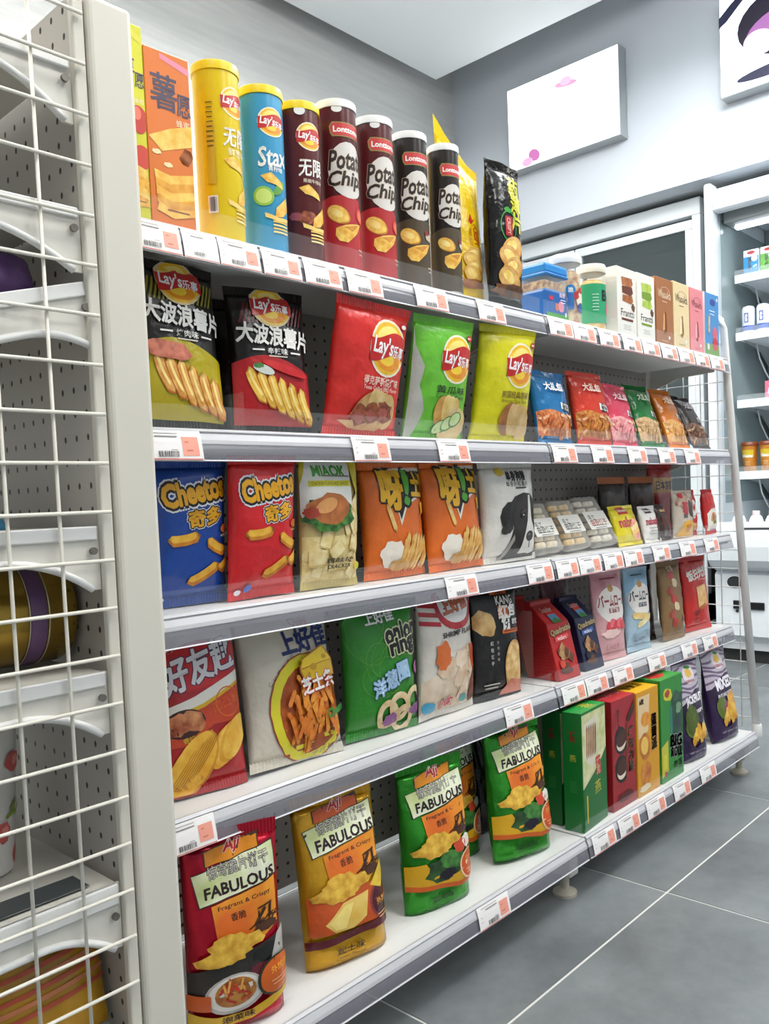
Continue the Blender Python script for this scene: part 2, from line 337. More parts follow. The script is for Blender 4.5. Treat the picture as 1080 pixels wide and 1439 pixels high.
for k, (a, b) in enumerate(((.742, 1.36), (1.368, 1.68))):
    dr = thing('door', '', ''); dr.parent = f1; del dr['label']; del dr['category']
    for nm, p, q in (('door_rail', (.012, a, 1.98), (.04, b, 2.022)), ('door_rail', (.012, a, .32), (.04, b, .36)), ('door_stile', (.012, a, .36), (.04, a+.035, 1.98)), ('door_stile', (.012, b-.035, .36), (.04, b, 1.98))): box(nm, p, q, FW, dr, bev=.003)
    box('glass', (.022, a+.035, .36), (.028, b-.035, 1.98), clear('5f6a6c', .32, .05), dr)
for zs in (.75, 1.15, 1.52): box('rack', (.1, y0+.03, zs), (.6, y1-.03, zs+.012), pm('8b9294', .5), f1)
for q, yy in enumerate((.98, .885)):
    t = thing('drink_bottle', ['green capped drink bottle behind fridge glass, left of two', 'green capped drink bottle behind fridge glass, right of two'][q], 'bottle', (2.56, yy, 1.533), group='bottles in the glass door fridge')
    lathe('body', [(.036, 0), (.038, .01), (.038, .13), (.030, .155), (.022, .165)], pm('6f9a6c', .3), t, 20); lathe('cap', [(.026, .165), (.026, .2), (.02, .204)], pm('bfe3b0', .3), t, 20); lathe('label_band', [(.0385, .04), (.0385, .11)], pm('dfe9d4', .5), t, 20, cap=False)
f2 = thing('open_display_fridge', 'white open display fridge with lit drink shelves at right edge', 'fridge', (0, 0, 0))
yl, yr = .585, -.55
box('side_panel', (2.30, yl+.006, .1), (3.0, yl+.036, 2.09), pm('c9d2d6', .35), f2)
box('side_window', (2.34, yl+.004, .72), (2.9, yl+.0058, 1.97), pm('8f9ea0', .15), f2)
bm = bmesh.new(); bxm(bm, (2.235, yl, .62), (2.31, yl+.036, 2.107), bev=.012, seg=4); bmobj('front_pillar', bm, FW, f2)
cv = [(2.30, 1.985), (2.262, 1.985), (2.25, 1.992), (2.246, 2.01), (2.252, 2.05), (2.275, 2.085), (2.32, 2.098), (2.9, 2.098), (2.9, 2.03), (2.34, 2.03)]
def extrude_y(name, prof, a, b, mat, parent, smooth=False):
    n = len(prof); vs = [(x, a, z) for x, z in prof]+[(x, b, z) for x, z in prof]; bm = bmesh.new(); bv = [bm.verts.new(v) for v in vs]
    for k in range(n): bm.faces.new([bv[i] for i in (k, (k+1) % n, n+(k+1) % n, n+k)])
    bm.faces.new(bv[:n][::-1]); bm.faces.new(bv[n:]); return bmobj(name, bm, mat, parent, smooth)
extrude_y('canopy', cv, yr, yl-.002, FW, f2)
box('canopy_inner', (2.34, yr, 1.95), (2.46, yl-.01, 2.028), pm('8a8f90', .4), f2, bev=.004)
box('lamp_strip', (2.42, yr, 1.94), (2.45, yl-.03, 1.949), emis('f2f8ff', 9), f2)
box('rear_panel', (2.88, yr, .5), (2.9, yl, 2.03), pm('7d8a8b', .4), f2)
for q in range(4): box('rear_rail', (2.868, .46-.3*q, .64), (2.88, .49-.3*q, 2.02), pm('a9b3b4', .4), f2)
SH = [1.741, 1.484, 1.181, .857]
for q, z in enumerate(SH):
    bm = bmesh.new(); bxm(bm, (2.45, yr, z-.036), (2.462, yl-.012, z)); bxm(bm, (2.455, yr, z-.03), (2.86, yl-.012, z-.012)); bmobj('shelf_board', bm, pm('e8edf2', .35), f2)
    box('shelf_fence', (2.452, yr, z), (2.455, yl-.012, z+.022), clear('dfe8ea', .15), f2)
    vs = [(2.47, yl-.03, z-.03), (2.87, yl-.03, z-.03), (2.87, yl-.03, z-.14), (2.84, yl-.03, z-.14), (2.7, yl-.03, z-.06)]; vs += [(a, b-.004, c) for a, b, c in vs]; n = 5
    mobj('bracket', vs, [tuple(range(n)), tuple(range(2*n-1, n-1, -1))]+[(i, n+i, n+(i+1) % n, (i+1) % n) for i in range(n)], pm('9aa3a5', .4), f2)
    tube('light_cable', [(2.60, yl-.05, z-.04), (2.62, yl-.055, z-.10), (2.68, yl-.06, z-.16), (2.8, yl-.06, z-.23)], .004, pm('d8dee0', .4), f2, 6)
base = [(2.9, .06), (2.33, .06), (2.33, .12), (2.285, .13), (2.28, .40), (2.30, .415), (2.235, .44), (2.205, .47), (2.195, .53), (2.2, .60), (2.205, .635), (2.225, .637), (2.24, .60), (2.26, .585), (2.9, .585)]
extrude_y('base', base, yr, yl+.036, FW, f2)
box('kick_gap', (2.36, yr, .0), (2.88, yl+.03, .06), pm('2d2d2d', .6), f2)
box('deck_label_strip', (2.199, yr, .604), (2.2015, yl-.12, .613), pm('3b3b3d', .5), f2)
def lath_x(name, c, ry, rz, th, mat, parent):
    vs = [(c[0], c[1]+ry*math.cos(2*math.pi*k/28), c[2]+rz*math.sin(2*math.pi*k/28)) for k in range(28)]; vs += [(x-th, y, z) for x, y, z in vs]; n = 28
    return mobj(name, vs, [tuple(range(n-1, -1, -1)), tuple(range(n, 2*n))]+[(i, (i+1) % n, n+(i+1) % n, n+i) for i in range(n)], mat, parent)
lath_x('badge', (2.282, .532, .368), .034, .026, .004, pm('111215', .3), f2); lath_x('badge_rim', (2.2785, .532, .368), .029, .020, .001, pm('2f3236', .3), f2)
box('display', (2.274, .404, .249), (2.283, .471, .282), pm('101114', .2), f2, bev=.003); box('switch', (2.274, .509, .25), (2.283, .54, .287), pm('131418', .25), f2, bev=.002)
lath_x('dial', (2.281, .524, .240), .007, .007, .003, pm('2a2b2e', .4), f2)
# ================================================================== printed packaging toolkit
TC = {}
def text2d(s, off=0., shear=0.):
    k = (s, off, shear)
    if k in TC: return TC[k]
    c = bpy.data.curves.new('glyphs', 'FONT'); c.body = s; c.offset = off; c.shear = shear; c.resolution_u = 2; c.align_x = 'CENTER'; c.space_line = .8
    o = bpy.data.objects.new('glyphs', c); me = bpy.data.meshes.new_from_object(o)
    vs = [(v.co.x, v.co.y) for v in me.vertices]; fs = [tuple(p.vertices) for p in me.polygons]
    bpy.data.objects.remove(o); bpy.data.curves.remove(c); bpy.data.meshes.remove(me)
    TC[k] = (vs, fs); return TC[k]
def bounds(vs): xs = [v[0] for v in vs]; ys = [v[1] for v in vs]; return min(xs), max(xs), min(ys), max(ys)
class Art:
    """2-D print: u,v run 0..1 over the face, all sizes are fractions of the face width"""
    def __init__(s, w, h, bump=0.): s.bump = bump; s.w = w; s.h = h; s.parts = {}; s.k = 0
    def _add(s, part, vs, fs, mat):
        s.k += 1; s.parts.setdefault(part, []).append((vs, fs, mat, s.k))
    def m(s, c): return c if not isinstance(c, str) else (pm(c, .30, bump=.42, bscale=24.) if s.bump else pm(c, .4))
    def poly(s, pts, c, part='picture'):
        s._add(part, [(u*s.w, v*s.h) for u, v in pts], [tuple(range(len(pts)))], s.m(c))
    def ell(s, cx, cy, rx, ry, c, rot=0., part='picture', n=22):
        o = []; X, Y = cx*s.w, cy*s.h
        for k in range(n):
            q = 2*math.pi*k/n; x, y = rx*s.w*math.cos(q), ry*s.w*math.sin(q); o.append((X+x*math.cos(rot)-y*math.sin(rot), Y+x*math.sin(rot)+y*math.cos(rot)))
        s._add(part, o, [tuple(range(n))], s.m(c))
    def ring(s, cx, cy, r0, r1, c, rot=0., asp=1., part='picture', n=20):
        X, Y = cx*s.w, cy*s.h; vs = []
        for r in (r0, r1):
            for k in range(n):
                q = 2*math.pi*k/n; x, y = r*s.w*math.cos(q), r*s.w*math.sin(q)*asp; vs.append((X+x*math.cos(rot)-y*math.sin(rot), Y+x*math.sin(rot)+y*math.cos(rot)))
        s._add(part, vs, [(k, (k+1) % n, n+(k+1) % n, n+k) for k in range(n)], s.m(c))
    def rect(s, cx, cy, w, h, c, rot=0., part='picture'):
        X, Y = cx*s.w, cy*s.h; o = []
        for a, b in ((-.5, -.5), (.5, -.5), (.5, .5), (-.5, .5)):
            x, y = a*w*s.w, b*h*s.w; o.append((X+x*math.cos(rot)-y*math.sin(rot), Y+x*math.sin(rot)+y*math.cos(rot)))
        s._add(part, o, [(0, 1, 2, 3)], s.m(c))
    def blob(s, cx, cy, rx, ry, c, rot=0., seed=0, jag=.18, n=18, part='picture'):
        R = random.Random(seed); o = []; X, Y = cx*s.w, cy*s.h
        for k in range(n):
            q = 2*math.pi*k/n; j = 1+R.uniform(-jag, jag); x, y = rx*s.w*math.cos(q)*j, ry*s.w*math.sin(q)*j; o.append((X+x*math.cos(rot)-y*math.sin(rot), Y+x*math.sin(rot)+y*math.cos(rot)))
        s._add(part, o, [tuple(range(n))], s.m(c))
    def stick(s, cx, cy, L, r, c, rot=0., bend=0., part='picture'):
        X, Y = cx*s.w, cy*s.h; top = []; bot = []
        for k in range(9):
            a = k/8-.5; t = min(1, (1-abs(2*a))*5)**.5*r; y = bend*(a*a*4-.5)
            top.append((a*L, y+t)); bot.append((a*L, y-t))
        o = [((x*math.cos(rot)-y*math.sin(rot))*s.w+X, (x*math.sin(rot)+y*math.cos(rot))*s.w+Y) for x, y in top+bot[::-1]]
        s._add(part, o, [tuple(range(len(o)))], s.m(c))
    def band(s, f0, f1, c, u0=0., u1=1., part='picture', n=14):
        vs = []
        for k in range(n+1): u = u0+(u1-u0)*k/n; vs.append((u*s.w, f0(u)*s.h)); vs.append((u*s.w, f1(u)*s.h))
        s._add(part, vs, [(2*k, 2*k+2, 2*k+3, 2*k+1) for k in range(n)], s.m(c))
    def text(s, t, cx, cy, w, c, h=None, rot=0., off=0.01, shear=0., out=None, part='lettering', vert=False, arc=0.):
        if vert: t = '\n'.join(t)
        vs, fs = text2d(t, min(off, .012), shear); x0, x1, y0, y1 = bounds(vs); sx = w*s.w/(x1-x0); sy = (h*s.w/(y1-y0)) if h else sx
        bold = max(0., off-.012)
        offs = [(bold, c)]
        if out:
            for oc, oo in sorted(out if isinstance(out, list) else [out], key=lambda q: q[1]): offs.insert(0, (bold+oo, oc))
        for rad, cc in offs:
            q = []; ff = []
            nd = 1 if rad < .004 else (5 if rad < .03 else 9)
            for d_ in range(nd):
                dx, dy = (0, 0) if d_ == 0 else (rad*math.cos(2*math.pi*d_/(nd-1)+.4), rad*math.sin(2*math.pi*d_/(nd-1)+.4)); base_ = len(q)
                for x, y in vs:
                    a, b = (x+dx-(x0+x1)/2)*sx, (y+dy-(y0+y1)/2)*sy
                    if arc: b += arc*s.w*(1-(2*a/(w*s.w))**2)
                    q.append((cx*s.w+a*math.cos(rot)-b*math.sin(rot), cy*s.h+a*math.sin(rot)+b*math.cos(rot)))
                ff += [tuple(i+base_ for i in f) for f in fs]
            s._add(part, q, ff, s.m(cc))
    def build(s, parent, F, nu, nv, base=.0005, step=.00011, clip=(.01, .99, .01, .99)):
        groups = []
        for part, items in s.parts.items():
            cl = []
            for it in items:
                x0, x1, y0, y1 = bounds(it[0]); e = .004; hit = [c for c in cl if any(x0-e < b[1] and b[0]-e < x1 and y0-e < b[3] and b[2]-e < y1 for b in c[0])]
                new = ([(x0, x1, y0, y1)], [it])
                for c in hit: new = (c[0]+new[0], c[1]+new[1]); cl.remove(c)
                cl.append(new)
            groups += [(part, sorted(c[1], key=lambda q: q[3])) for c in cl]
        for part, items in groups:
            bm = bmesh.new(); lay = bm.faces.layers.int.new('lay'); mats = []
            for vs, fs, mat, k in items:
                if mat not in mats: mats.append(mat)
                bv = [bm.verts.new((x, y, 0)) for x, y in vs]
                for f in fs:
                    try: fc = bm.faces.new([bv[i] for i in f])
                    except ValueError: continue
                    fc.material_index = mats.index(mat); fc[lay] = k
            bmesh.ops.triangulate(bm, faces=bm.faces[:])
            if nu and nv:
                for k in range(1, nu): bmesh.ops.bisect_plane(bm, geom=bm.verts[:]+bm.edges[:]+bm.faces[:], plane_co=(s.w*k/nu, 0, 0), plane_no=(1, 0, 0), dist=1e-6)
                for k in range(1, nv): bmesh.ops.bisect_plane(bm, geom=bm.verts[:]+bm.edges[:]+bm.faces[:], plane_co=(0, s.h*k/nv, 0), plane_no=(0, 1, 0), dist=1e-6)
            for co, no in (((clip[0]*s.w, 0, 0), (-1, 0, 0)), ((clip[1]*s.w, 0, 0), (1, 0, 0)), ((0, clip[2]*s.h, 0), (0, -1, 0)), ((0, clip[3]*s.h, 0), (0, 1, 0))):
                bmesh.ops.bisect_plane(bm, geom=bm.verts[:]+bm.edges[:]+bm.faces[:], plane_co=co, plane_no=no, clear_outer=True, dist=1e-7)
            nrm = {}
            for f in bm.faces:
                for v in f.verts: nrm[v] = f[lay]
            for v, k in nrm.items():
                u, vv = v.co.x/s.w, v.co.y/s.h; p = F(u, vv); e = .004
                du = F(min(1, u+e), vv)-F(max(0, u-e), vv); dv = F(u, min(1, vv+e))-F(u, max(0, vv-e)); nn = du.cross(dv)
                nn = nn.normalized() if nn.length > 1e-12 else Vector((0, -1, 0))
                v.co = p+nn*(base+step*k)
            for f in bm.faces: f.smooth = True
            if not bm.faces: bm.free(); continue
            me = bpy.data.meshes.new(part); bm.to_mesh(me); bm.free()
            for m_ in mats: me.materials.append(m_)
            link(bpy.data.objects.new(part, me), parent)
def placed(x, y, z, yaw=0., lean=0., roll=0.):
    yaw, lean, roll = map(math.radians, (yaw, lean, roll))
    e = Vector((math.cos(yaw), math.sin(yaw), 0)); b = Vector((-math.sin(yaw), math.cos(yaw), 0)); up = Vector((0, 0, math.cos(lean)))+b*math.sin(lean)
    e2 = e*math.cos(roll)+up*math.sin(roll); u2 = up*math.cos(roll)-e*math.sin(roll); n = u2.cross(e2)   # local +Y = backwards
    return Matrix(((e2.x, n.x, u2.x, x), (e2.y, n.y, u2.y, y), (e2.z, n.z, u2.z, z), (0, 0, 0, 1)))
PRODUCTS = []
def register(row, x, short): PRODUCTS.append((row, x, short))
def smooth_pow(a, p): return max(0., a)**p
def bag(row, x, y, yaw, wd, ht, lean, roll, color, art, label, short, T=.026, name='snack_bag', cat='snack bag', seed=0, side=None, kind='pillow', seal=.06, wr=1., z=None, sealcol=None, rough=.3, topbend=0., peak=0., metal=0., mat=None, group=None):
    R = random.Random(seed+int(wd*1e4)+row*77)
    zz = Z[row]+.0006 if z is None else z
    t = thing(name, label, cat, mat4=placed(x, y, zz, yaw, lean, roll), group=group)
    ph = [R.uniform(0, 6.28) for _ in range(12)]; fr = [R.uniform(2, 5) for _ in range(6)]
    def base_wave(u, v):
        e = abs(2*v-1)**4
        return e*(.0022*math.sin(5*u+ph[0])+.0012*math.sin(11*u+ph[1]))*(1 if v > .5 or kind != 'pouch' else 0)
    def D(u, v):
        if kind == 'pillow':
            vb = (v-seal)/(1-2*seal); vb = min(1, max(0, vb)); a = smooth_pow(1-abs(2*u-1)**3.4, .75); b = smooth_pow(1-abs(2*vb-1)**2.8, .66)
            return T*.70*a*b
        vb = min(1, max(0, v/(1-seal))); a = smooth_pow(1-abs(2*u-1)**4., .85); b = (1-vb**2.2)**.9*(.55+.45*min(1, vb*4))
        return T*a*b
    def wrk(u, v):
        vb = min(1, max(0, (v-seal)/(1-2*seal))) if kind == 'pillow' else min(1, v/(1-seal)); edge = (abs(2*vb-1)**2*.8+.2)*(1-abs(2*vb-1)**14); ue = (1-abs(2*u-1)**6)
        q = math.sin(9*u+4*math.sin(3*v+ph[2])+ph[3])*.5+math.sin(15*u-6*v+ph[4])*.3+math.sin(7*v*fr[0]*.5+4*u+ph[5])*.35+.3*math.sin(22*u+9*v+ph[6])
        q2 = math.sin(5*u+13*v+ph[7])*math.sin(19*v-7*u+ph[8]); side_ = abs(2*u-1)**2
        if kind == 'pouch': edge = .12+2.6*max(0, vb-.45)**1.1
        return wr*(.0019*q*edge+.0021*q2*(side_+.35*abs(2*vb-1)**2))*ue*(1-abs(2*vb-1)**14)
    def pin(v):
        vb = min(1, max(0, v)); return (1-.055*math.sin(math.pi*vb)**.7) if kind == 'pillow' else 1-.02*math.sin(math.pi*vb)
    def F(u, v):
        x_ = (u-.5)*wd*pin(v); yy = -D(u, v)+base_wave(u, v)-wrk(u, v)
        zt = v*ht
        if kind == 'pouch': zt += .010*(1-v)**3*(abs(2*u-1)**2)*0
        if peak and v > .7: zt += peak*(1-u)**1.3*((v-.7)/.3)**1.3
        if topbend and v > .8: yy += topbend*((v-.8)/.2)**2
        return Vector((x_, yy, zt))
    def Bk(u, v):
        p = F(u, v); d0 = D(u, v); w0 = wrk(u, v); return Vector((p.x, p.y+d0*2.4+w0*2, p.z))
    nu, nv = 20, 24
    us = [.5-.5*math.cos(math.pi*k/nu)*1.0 if 0 else k/nu for k in range(nu+1)]
    v0, v1 = (seal, 1-seal) if kind == 'pillow' else (0., 1-seal)
    vsn = [v0+(v1-v0)*k/nv for k in range(nv+1)]
    vs = []; fs = []
    for fn in (F, Bk):
        for v in vsn:
            for u in us: vs.append(fn(u, v))
    N = (nu+1)*(nv+1); idx = lambda s, i, j: s*N+j*(nu+1)+i
    for j in range(nv):
        for i in range(nu):
            fs.append((idx(0, i, j), idx(0, i+1, j), idx(0, i+1, j+1), idx(0, i, j+1))); fs.append((idx(1, i+1, j), idx(1, i, j), idx(1, i, j+1), idx(1, i+1, j+1)))
        for i in (0, nu):
            q = (idx(1, i, j), idx(0, i, j), idx(0, i, j+1), idx(1, i, j+1)); fs.append(q if i == 0 else q[::-1])
    for i in range(nu):
        fs.append((idx(1, i, 0), idx(1, i+1, 0), idx(0, i+1, 0), idx(0, i, 0))); fs.append((idx(0, i, nv), idx(0, i+1, nv), idx(1, i+1, nv), idx(1, i, nv)))
    mw = placed(x, y, zz, yaw, lean, roll); zmin = min((mw@Vector(v)).z for v in vs+[F(0, 0), F(1, 0)])
    t.location.z += max(0., zz-zmin)
    bmx = bmesh.new(); bv = [bmx.verts.new(v) for v in vs]
    for f in fs: bmx.faces.new([bv[i] for i in f])
    bmesh.ops.remove_doubles(bmx, verts=bmx.verts[:], dist=1e-5)
    bodym = mat or pm(color, rough, metal, bump=.45, bscale=24.)
    bmobj('body', bmx, bodym, t, smooth=True)
    # crimped seals
    def sealstrip(nm, a, b):
        M = 56; vs = []; fs = []
        for j, v in enumerate((a, (a+b)/2, b)):
            for i in range(M+1):
                u = i/M; p = F(u, v); p.y = base_wave(u, v)+(topbend*((v-.8)/.2)**2 if topbend and v > .8 else 0)+(.0005 if i % 2 else -.0005); p.x = (u-.5)*wd*(pin(v) if 0 else 1.)*(1-.02*0)
                p.x = (u-.5)*wd*pin(v); vs.append(p-Vector((0, .0004, 0))); vs.append(p+Vector((0, .0004, 0)))
        w_ = 2*(M+1)
        for j in range(2):
            for i in range(M):
                o = j*w_+2*i; fs.append((o, o+2, o+2+w_, o+w_)); fs.append((o+3, o+1, o+1+w_, o+3+w_))
        for i in range(M):
            o = 2*w_+2*i; fs.append((o, o+2, o+3, o+1)); o = 2*i; fs.append((o+1, o+3, o+2, o))
        for j in range(2):
            o = j*w_; fs.append((o, o+w_, o+w_+1, o+1)); o = j*w_+2*M; fs.append((o+1, o+w_+1, o+w_, o))
        mobj(nm, vs, fs, pm(sealcol, rough, metal) if sealcol else bodym, t)
    sealstrip('top_seal', 1-seal-.004, 1.0)
    if kind == 'pillow': sealstrip('bottom_seal', 0., seal+.004)
    A = Art(wd, ht, 1.)
    if art: art(A); A.build(t, F, nu, nv, clip=(.015, .985, v0*.2+.002, 1-seal*.15))
    register(row, x, short); return t
def can(row, x, y, r, h, color, art, label, short, lid='f2d31c', rotz=0., seed=0, rim='c9c9c6', z=None, name='chip_can', cat='can', body=None):
    zz = Z[row]+.0004 if z is None else z
    t = thing(name, label, cat, (x, y, zz), math.radians(rotz))
    lathe('body', [(r*.97, .003), (r, .006), (r, h-.012)], body or pm(color, .28), t, 48)
    lathe('bottom_rim', [(r*.93, 0), (r*1.015, 0), (r*1.02, .003), (r*1.003, .006)], pm(rim, .3, .8), t, 40)
    lathe('lid', [(r*1.0, h-.012), (r*1.045, h-.0118), (r*1.05, h-.003), (r*1.03, h-.0004), (r*.96, h), (r*.93, h-.002), (0.001, h-.002)], pm(lid, .35), t, 48, cap=False)
    wd = r*math.radians(210)
    def F(u, v): q = math.radians(-105+210*u); return Vector((r*math.sin(q), -r*math.cos(q), .006+v*(h-.018)))
    A = Art(wd, h-.018)
    if art: art(A); A.build(t, F, 30, 1, base=.0004, step=.00006, clip=(0, 1, 0, 1))
    register(row, x, short); return t
def carton(row, x, y, wd, dp, ht, color, art, label, short, yaw=0., lean=0., side=None, top=None, sidecol=None, topcol=None, name='snack_box', cat='box', z=None, roll=0.):
    zz = Z[row]+.0004 if z is None else z
    t = thing(name, label, cat, mat4=placed(x, y, zz, yaw, lean, roll))
    box('carton', (-wd/2, 0, 0), (wd/2, dp, ht), pm(color, .36), t, bev=.0008, seg=1)
    A = Art(wd, ht); B = Art(dp, ht); C = Art(wd, dp)
    if art: art(A); A.build(t, lambda u, v: Vector(((u-.5)*wd, 0, v*ht)), 0, 0, base=.0002, step=.00005, clip=(.004, .996, .004, .996))
    if sidecol: B.rect(.5, .5, .99, .99*ht/dp, sidecol, part='side_panel')
    if side: side(B)
    if B.parts: B.build(t, lambda u, v: Vector((-wd/2, (1-u)*dp, v*ht)), 0, 0, base=.0002, step=.00005, clip=(.004, .996, .004, .996))
    if topcol: C.rect(.5, .5, .99, .99*dp/wd, topcol, part='top_panel')
    if top: top(C)
    if C.parts: C.build(t, lambda u, v: Vector(((u-.5)*wd, v*dp, ht)), 0, 0, base=.0002, step=.00005, clip=(.004, .996, .004, .996))
    box('top_flap', (-wd/2+.001, .0008, ht+.0001), (wd/2-.001, dp*.35, ht+.0006), pm(topcol or color, .36), t) if False else None
    register(row, x, short); return t
# ------------------------------------------------------------------ print motifs
CHIP = food('e0a030', 'f6d36a', 90); CHIPD = food('b9701c', 'dd9a34', 90); CRISP = food('c98a35', 'eec878', 160); FRY = food('d9881c', 'f3bb3e', 120); MEAT = food('6e2a1a', 'b2603a', 130)
GREEN = food('1d4a18', '4f8a34', 110); NOOD = food('a5501f', 'e2a35c', 190)
def lays(A, cx, cy, r, cn=True, mut=False):
    A.ell(cx, cy, r*1.12, r*1.06, 'f3ead2' if not mut else 'd9c79c', .1, 'logo'); A.ell(cx, cy, r*1.02, r*.97, 'f2c02c', .1, 'logo')
    A.ell(cx-.12*r, cy+.42*r*A.w/A.h, r*.66, r*.38, 'f8e27e', .3, 'logo'); A.ell(cx, cy-.42*r*A.w/A.h, r*.72, r*.40, 'ee9420', -.1, 'logo'); A.ell(cx-.1*r, cy-.40*r*A.w/A.h, r*.42, r*.24, 'f7cf3c', -.1, 'logo')
    a = A.w/A.h; pts = []
    for k in range(13): u = -1.08+2.16*k/12; pts.append((u, .44+.20*math.sin(u*2.2+.5)-.08*u))
    for k in range(13): u = 1.08-2.16*k/12; pts.append((u, -.40+.20*math.sin(u*2.2+.6)-.08*u))
    A.poly([(cx+u*r, cy+v*r*a) for u, v in pts], 'c4201e', 'logo')
    if cn: A.text("Lay's", cx-.36*r, cy+.0*a*r, 1.12*r, 'ffffff', h=.80*r, rot=-.08, off=.025, shear=.12, part='logo'); A.text('乐事', cx+.56*r, cy-.10*a*r, .72*r, 'ffffff', h=.46*r, rot=-.08, off=.02, part='logo')
    else: A.text("Lay's", cx, cy, 1.6*r, 'ffffff', h=.9*r, rot=-.08, off=.025, shear=.12, part='logo')
def chip(A, cx, cy, rx, ry, rot=0., m=None):
    A.ell(cx, cy, rx, ry, CHIPD, rot); A.ell(cx-.04*rx, cy+.06*ry*A.w/A.h, rx*.92, ry*.9, m or CHIP, rot); A.ell(cx-.15*rx, cy+.2*ry*A.w/A.h, rx*.55, ry*.45, food('f0c250', 'fbe596', 70), rot)
def ridges(A, cx, cy, L, n, sp, m, rot=-1.0, lo='b9651a'):
    for k in range(n):
        a = k-(n-1)/2; x = cx+a*sp; y = cy-a*sp*.35*A.w/A.h
        A.stick(x+.012, y-.01, L*(1-.05*abs(a)), .058, lo, rot, .03); A.stick(x, y, L*(1-.05*abs(a)), .047, m, rot, .03); A.stick(x-.012, y+.012, L*.75, .014, 'f8dd8a', rot, .02)
def pile(A, cx, cy, w_, h_, n, fn, seed=1):
    R = random.Random(seed)
    for k in range(n):
        fn(R, cx+R.uniform(-.5, .5)*w_, cy+R.uniform(-.5, .5)*h_)
def smalltext(A, cx, cy, w_, c, lines=2, lh=.035, part='lettering'):
    for k in range(lines): A.rect(cx, cy-k*lh*A.w/A.h*1.6, w_*(1-.18*(k % 2)), lh*.45, c, part=part)
def barcode(A, cx, cy, w_, h_, c='3a3a3a', n=14, seed=1, part='barcode'):
    R = random.Random(seed); x = -w_/2
    while x < w_/2:
        b = R.choice((.4, .7, 1.1))*w_/n/1.2; A.rect(cx+x+b/2, cy, b, h_, c, part=part); x += b+R.choice((.4, .6, .9))*w_/n/1.2
# ================================================================== row 1, section 1
WHT = 'f4f2ec'
def a_box(tone, fruit):
    def f(A):
        A.poly([(.35, .955), (1, .905), (1, .945), (.35, .985)], 'e98aa0' if fruit == 'honey' else 'd9d23a'); A.text('薯', .40, .77, .60, '4a3f55', h=.72, off=.012); A.text('愿', .84, .72, .32, '4a3f55', h=.46, off=.012)
        A.text('蜂蜜' if fruit == 'honey' else '番茄', .8, .615, .3, 'fbe7c0', off=0)
        if fruit == 'honey':
            A.poly([(.02, .50), (.5, .57), (1, .62), (1, .50), (.6, .46), (.3, .43)], food('e6b23a', 'f6d676', 60)); A.stick(.85, .43, .34, .12, food('7a3a18', 'a85a22', 60), 1.0)
            for q in (.18, .42): A.blob(q, .42-.06*(q > .3), .10, .05, 'f4dca8', seed=3)
            for k in range(5): A.poly([(.1+.02*k, .32-.045*k), (.45, .30-.05*k), (.98, .335-.05*k), (.98, .27-.045*k), (.5, .235-.045*k), (.12, .27-.045*k)], (food('e8a52a', 'f7cf66', 60), food('d28a1c', 'efb23c', 60))[k % 2])
        else:
            A.ell(.75, .52, .3, .42, 'c5362a'); A.ell(.8, .33, .3, .36, 'd0402c'); A.ell(.7, .55, .14, .2, 'e97a5c')
            for k in range(4): A.poly([(.3, .30-.05*k), (.9, .27-.05*k), (1, .2-.04*k), (.5, .19-.04*k)], (CHIP, FRY)[k % 2])
        smalltext(A, .6, .10, .5, '8a4a1a', 1, .08); A.text('三养', .3, .14, .18, 'b2431a', off=0) if False else None
    return f
carton(0, -.857, .012, .040, .045, .233, 'd2cf22', a_box('y', 'tomato'), 'tall lime-yellow potato snack box half hidden by the post', 'lime-yellow snack box', name='potato_snack_box', cat='box')
carton(0, -.8045, .012, .062, .045, .215, 'dd7527', a_box('o', 'honey'), 'tall orange snack box with honey dipper and folded chips', 'orange snack box', name='potato_snack_box', cat='box', sidecol='c9bf2c', yaw=-2)
def a_stax(main, word, sub, tone, food_kind):
    def f(A):
        lays(A, .60, .82, .17)
        if word == 'Stax': A.text('Stax', .60, .60, .42, WHT, h=.24, rot=.10, off=.02, shear=.25); A.text('青柠味', .62, .52, .2, WHT, off=.01)
        else: A.text('无限', .60, .61, .36, WHT, h=.22, rot=.06, off=.02, shear=.15); A.text(sub, .62, .52, .28, 'f0e6d0', off=0.)
        if food_kind == 'lime':
            A.ell(.45, .34, .13, .12, '8fc24a'); A.ell(.45, .34, .10, .09, 'c9e07a'); A.ell(.66, .40, .12, .05, '5f9a3a', .8)
        elif food_kind == 'beef': A.blob(.5, .27, .14, .08, MEAT, seed=5); A.blob(.36, .28, .09, .05, 'a04a52', seed=9)
        A.poly([(.42, .47), (.55, .495), (.70, .44), (.72, .40), (.6, .42), (.5, .43)], CHIP); A.poly([(.60, .27), (.78, .36), (.80, .27), (.7, .22), (.58, .21)], CHIP)
        A.poly([(.45, .235), (.62, .21), (.8, .215), (.78, .19), (.6, .185), (.46, .205)], 'f0cf74')
        for k in range(4): A.rect(.66, .18-.022*k, .22, .022, ('e8c25c', 'f5dc92')[k % 2])
        if main == 'm': A.ell(.47, .985, .07, .06, 'e9e9e6', part='tear_tab')
        if main == 'y':
            A.rect(.28, .5, .10, .7, 'caa81c', part='lettering'); smalltext(A, .28, .80, .08, '6b5a12', 10, .035); A.rect(.28, .20, .11, .20, WHT, part='barcode'); barcode(A, .28, .20, .09, .17)
    return f
can(0, -.709, .045, .0305, .238, 'e6c814', a_stax('y', '无限', '鲜葱味', 'y', 'none'), 'bright yellow chip can with yellow lid beside the orange box', 'bright yellow can', rotz=-8)
can(0, -.634, .045, .0305, .231, '3f9cca', a_stax('b', 'Stax', '', 'b', 'lime'), 'blue lime-flavour chip can with yellow lid', 'blue can', rotz=-30, body=None)
